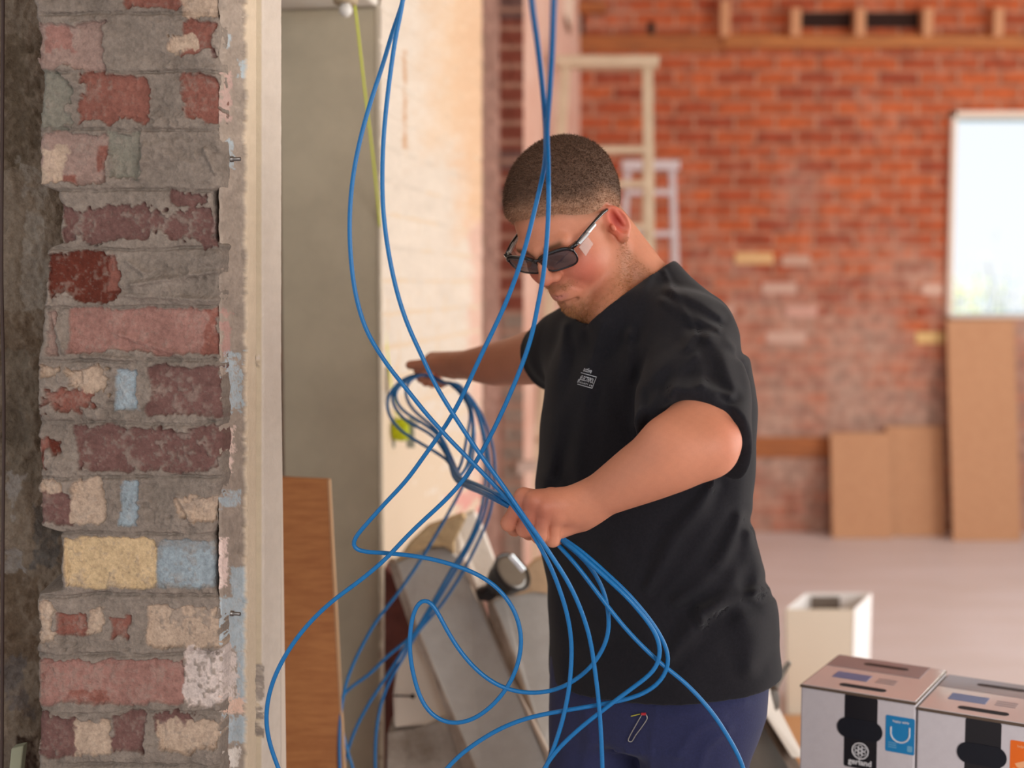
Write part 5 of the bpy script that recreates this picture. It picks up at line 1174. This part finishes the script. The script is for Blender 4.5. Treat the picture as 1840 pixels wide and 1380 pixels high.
for s in (1, -1):
    mb = MB(); ring = [frh(lens_pt(s, 2 * math.pi * k / 48, .97)) for k in range(48)]; c_ = np.mean(ring, 0) + f0 * .002; mid = [c_ + (r_ - c_) * .55 + f0 * .0012 for r_ in ring]
    V = ring + mid + [c_]; mb.add(V, [(k, (k + 1) % 48, 48 + (k + 1) % 48, 48 + k) for k in range(48)] + [(48 + k, 48 + (k + 1) % 48, 96) for k in range(48)])
    lo_ = mb.build('lens', M_LENS, smooth=True); lo_.parent = gl
    mb = MB(); pts_ = [(.088, s * .0745, .031), (.062, s * .0790, .031), (.045, s * .0810, .031)]
    mb.bar(Vector(frh(pts_[0])), Vector(frh(pts_[1])), .0100, .0045, up=tuple(HU)); mb.bar(Vector(frh(pts_[1])), Vector(frh((.040, s * .0815, .031))), .0070, .004, up=tuple(HU)); q_ = mb.build('temple', M_CLR, bevel=.0012); q_.parent = gl
    mb = MB(); mb.tube([frh(v) for v in ((.088, s * .0745, .0345), (.062, s * .0795, .0355), (.035, s * .0820, .034), (.012, s * .0815, .031), (-.004, s * .079, .026), (-.016, s * .078, .012))], [.0014, .0016, .0024, .0030, .0028, .002], 8); q_ = mb.build('temple_tip', M_GF, smooth=True); q_.parent = gl
    mb = MB(); A_ = [(.090, s * .0745, .026), (.066, s * .0790, .027), (.064, s * .0795, .011), (.088, s * .0750, .006)]; sd_ = HL * s * .0012
    mb.prism([frh(v) for v in A_], sd_); q_ = mb.build('side_shield', M_SHD, bevel=.0008); q_.parent = gl
tag(person, 'person in black t-shirt, navy trousers and dark safety glasses, looking down and handling blue cables', 'person')

# ================================================================== CABLES
M_CAB = mat('blue_cable', C(4, 104, 166), .34, noise=(160, .35, C(20, 124, 186)), bump=(300, .15, .0004), spec=.5)
def cable(pts, label, r=.00335):
    """pts: (px, py, Y) with Y given at key points and interpolated between"""
    n = len(pts); keys = [i for i, q in enumerate(pts) if len(q) > 2]
    s = [0.0]
    for i in range(1, n): s.append(s[-1] + math.hypot(pts[i][0] - pts[i - 1][0], pts[i][1] - pts[i - 1][1]))
    Yk = np.interp(s, [s[i] for i in keys], [pts[i][2] for i in keys]); 
    W = [P(q[0], q[1], y) for q, y in zip(pts, Yk)]
    path = smooth_path(spline(W, .007), 8); mb = MB(); mb.tube(list(path), r, 10); o = mb.build('network_cable', M_CAB, smooth=True)
    return tag(o, label, 'cable', 'blue network cables')
TOPY = 2.0
C1 = [(742, -330, 1.9), (734, -120), (726, -4, 1.94), (706, 55), (690, 110), (672, 164), (655, 220), (641, 278), (632, 335), (628, 400), (630, 460), (637, 520), (647, 562), (660, 598), (680, 632), (705, 668), (730, 698), (763, 740), (813, 795), (853, 835), (887, 870), (913, 897), (943, 937, 1.925), (962, 968), (987, 1013), (1007, 1063), (1020, 1107), (1027, 1153, 1.96), (1026, 1203), (1020, 1253), (1010, 1297), (993, 1350), (975, 1392), (950, 1460, 1.95), (930, 1560), (940, 1700), (990, 1790, 1.95)]
C2 = [(736, -330, 1.88), (730, -120), (724, 2, 1.92), (712, 60), (703, 120), (695, 185), (689, 250), (687, 310), (688, 370), (693, 420), (702, 475), (716, 535), (735, 590), (757, 637), (780, 687), (813, 742), (863, 817), (900, 867), (927, 907, 1.915), (957, 950), (975, 975), (997, 1008), (1020, 1044), (1043, 1093), (1060, 1147), (1068, 1197, 1.95), (1075, 1253), (1080, 1320), (1083, 1400), (1086, 1520, 1.95), (1080, 1680), (1050, 1800, 1.95)]
C3B = [(1003, -300, 1.1), (1000, -140), (995, 0, 1.42), (992, 90), (988, 160, 1.62), (983, 240, 1.75), (985, 290), (985.5, 330, 1.88), (986, 340), (985, 395), (981, 450), (975, 505), (964, 560), (957, 597), (943, 642), (920, 700), (893, 760), (867, 810), (847, 843), (827, 870, 1.97), (797, 902), (747, 948), (713, 983), (699, 999), (646, 1044), (597, 1080), (555, 1120), (525, 1158), (499, 1203), (484, 1244), (478, 1286), (482, 1327), (490, 1353), (503, 1388, 1.97), (535, 1460), (590, 1540, 1.97), (660, 1640), (700, 1800, 1.97)]
BUN = lambda dx, dy, dY=0.0: [(905 + dx, 899 + dy, 2.008 + dY), (930 + dx * .6, 915 + dy * .6, 2.003 + dY * .5), (962 + dx * .3, 938 + dy * .3, 2.001 + dY * .4), (985 + dx * .3, 953 + dy * .3, 2.000 + dY * .4)]
def bundle(dx, dy, dY, far=(820, 858)):
    return [(far[0], far[1], 2.52), (838 + dx * .6, 868 + dy, 2.42), (862 + dx, 878 + dy, 2.25), (885 + dx, 889 + dy, 2.08)] + BUN(dx, dy, dY)
RH = lambda dx, dy, dY: [(806 + dx, 690 + dy, 2.90 + dY), (790 + dx, 682 + dy, 2.93 + dY), (772 + dx, 675 + dy, 2.935 + dY), (758 + dx, 672 + dy, 2.93 + dY)]
L6 = [(812, 684), (830, 703), (850, 727), (862, 757), (868, 787), (873, 820), (872, 860), (868, 898), (859, 935), (838, 981), (812, 1022), (782, 1075), (760, 1112), (744, 1139), (695, 1180), (661, 1214), (627, 1237), (608, 1262), (612, 1300), (640, 1400), (700, 1560)]
L8 = [(815, 686), (835, 702), (853, 723), (877, 773), (887, 812), (889, 860), (881, 920), (861, 970), (837, 1018), (818, 1050), (789, 1092), (751, 1135), (721, 1188), (699, 1225), (684, 1267), (676, 1312), (674, 1380), (680, 1460), (720, 1600)]
L7 = [(808, 686), (828, 700), (842, 722), (850, 755), (852, 800), (845, 842), (827, 883), (797, 937), (759, 1001), (714, 1067), (676, 1116), (646, 1169), (623, 1222), (613, 1274), (610, 1312), (612, 1400), (640, 1560)]
L9 = [(818, 684), (838, 706), (856, 734), (868, 768), (877, 812), (880, 862), (872, 915), (853, 962), (830, 1005), (806, 1045), (770, 1105), (735, 1152), (697, 1212), (661, 1267), (633, 1323), (617, 1384), (610, 1470), (640, 1600)]
def down(L, dY=0): return [(L[-1][0], L[-1][1], 2.66 + dY)] + [(x, y) for x, y in L[-2:0:-1]] + [(L[0][0], L[0][1], 2.885 + dY)]
LA = [(745, 673), (728, 679), (711, 692), (698, 710), (695, 732), (704, 755), (722, 775), (748, 792), (777, 809), (800, 824)]
LB = [(748, 674), (722, 684), (706, 702), (705, 722), (716, 742), (735, 760), (757, 770), (783, 788), (799, 812)]
LC = [(750, 675), (730, 686), (712, 698), (710, 716), (722, 736), (742, 750), (768, 766), (790, 785), (803, 815)]
LD = [(752, 675), (737, 683), (728, 700), (730, 716), (742, 736), (760, 752), (780, 768), (797, 792), (810, 820)]
def lf(L, dY=0): return [(L[0][0], L[0][1], 2.92 + dY)] + L[1:-1] + [(L[-1][0], L[-1][1], 2.68 + dY)]
TAIL4 = [(1003, 966, 1.992), (1027, 983, 1.975), (1060, 1012), (1093, 1042), (1127, 1073, 1.955), (1153, 1103), (1175, 1132), (1187, 1157), (1189, 1180, 1.955), (1180, 1202), (1153, 1224), (1127, 1243), (1107, 1258), (1073, 1284), (1040, 1310), (1010, 1338), (990, 1360), (970, 1396, 1.95), (930, 1480), (880, 1600), (860, 1800, 1.95)]
TAIL5 = [(1005, 964, 1.998), (1030, 979, 1.985), (1062, 1005), (1096, 1036), (1130, 1068, 1.965), (1157, 1100), (1176, 1124), (1190, 1148), (1201, 1172), (1204, 1192, 1.965), (1197, 1215), (1180, 1233), (1153, 1248), (1120, 1258), (1073, 1267), (1013, 1277), (960, 1287), (927, 1297), (893, 1312), (860, 1332), (827, 1356), (795, 1390), (760, 1450, 1.965), (740, 1600), (760, 1800, 1.965)]
TAIL6 = [(996, 973, 2.0), (1020, 997, 1.985), (1047, 1030), (1073, 1065), (1100, 1100), (1127, 1133, 1.97), (1160, 1167), (1193, 1197), (1227, 1223), (1260, 1257), (1287, 1290), (1310, 1327), (1327, 1357), (1339, 1390, 1.96), (1350, 1460), (1345, 1600), (1300, 1790, 1.96)]
cable(C1, 'blue cable bowing furthest left above, then falling over the fist to lower centre')
cable(C2, 'blue cable from the top centre passing over the fist and straight down the navy trousers')
cable(C3B, 'blue cable crossing from the face to the big loop at far left bottom')
cable(down(L6) + RH(0, 0, 0) + lf(LA) + bundle(0, 4, .004) + TAIL4, 'blue cable from the far hand looping before the belly, inside the widest loop')
cable(down(L8, .03) + RH(2, 2, .008) + lf(LB, .01) + bundle(3, -3, -.002, (823, 856)) + TAIL5, 'blue cable from the far hand ending in the widest low loop before the belly')
cable(down(L7, -.03) + RH(-2, -1, -.008) + lf(LC, -.01) + bundle(-3, 0, .010, (817, 860)) + TAIL6, 'blue cable from the far hand dropping diagonally to the lower right over the trousers')
C3A = [(940, -300, 1.1), (946, -140), (955, 0, 1.44), (966, 80), (975, 160, 1.64), (981, 240, 1.76), (980, 285), (972, 330, 1.9), (960, 380), (945, 440), (925, 503), (902, 560), (877, 612), (853, 663), (833, 707), (813, 745), (790, 781), (763, 818), (730, 864), (691, 905), (661, 939), (637, 966), (628, 981), (640, 990, 1.99), (684, 993), (759, 1001), (815, 1015), (864, 1035), (898, 1060), (921, 1090), (934, 1124), (937, 1158), (929, 1199), (910, 1238), (876, 1276), (842, 1297), (812, 1301), (781, 1289), (759, 1263), (744, 1218), (736, 1169), (738, 1124), (746, 1090), (757, 1074), (770, 1075), (781, 1090), (800, 1127), (823, 1165), (853, 1201), (883, 1225), (913, 1239, 1.99), (951, 1246), (1000, 1240), (1020, 1231), (1047, 1213), (1067, 1193), (1087, 1160), (1095, 1127), (1093, 1097), (1087, 1067), (1073, 1037), (1057, 1013), (1037, 993, 1.985), (1020, 980), (1003, 968, 2.0)]
bb = [q for q in bundle(4, 2, .006, (826, 856))]
cable(C3A + bb[::-1] + lf(LD, .005)[::-1] + RH(1, 3, .012)[::-1] + down(L9, .02)[::-1], 'blue cable with a sharp kink at left and an upright loop before the slab')
cable([(800, 687, 2.90)] + [(808, 686, 2.885), (823, 697), (838, 715), (848, 740), (850, 768), (845, 808), (838, 842), (824, 858, 2.56)] + bundle(1, -5, -.004, (826, 856))[1:], 'short inner blue cable loop from the far hand back into the near fist')
cable([(803, 686, 2.895), (822, 700), (842, 730, 2.86), (838, 790), (828, 835), (818, 858, 2.56)] + bundle(-1, 6, .012, (816, 858))[1:], 'innermost blue cable strand joining the bundle between the two hands')
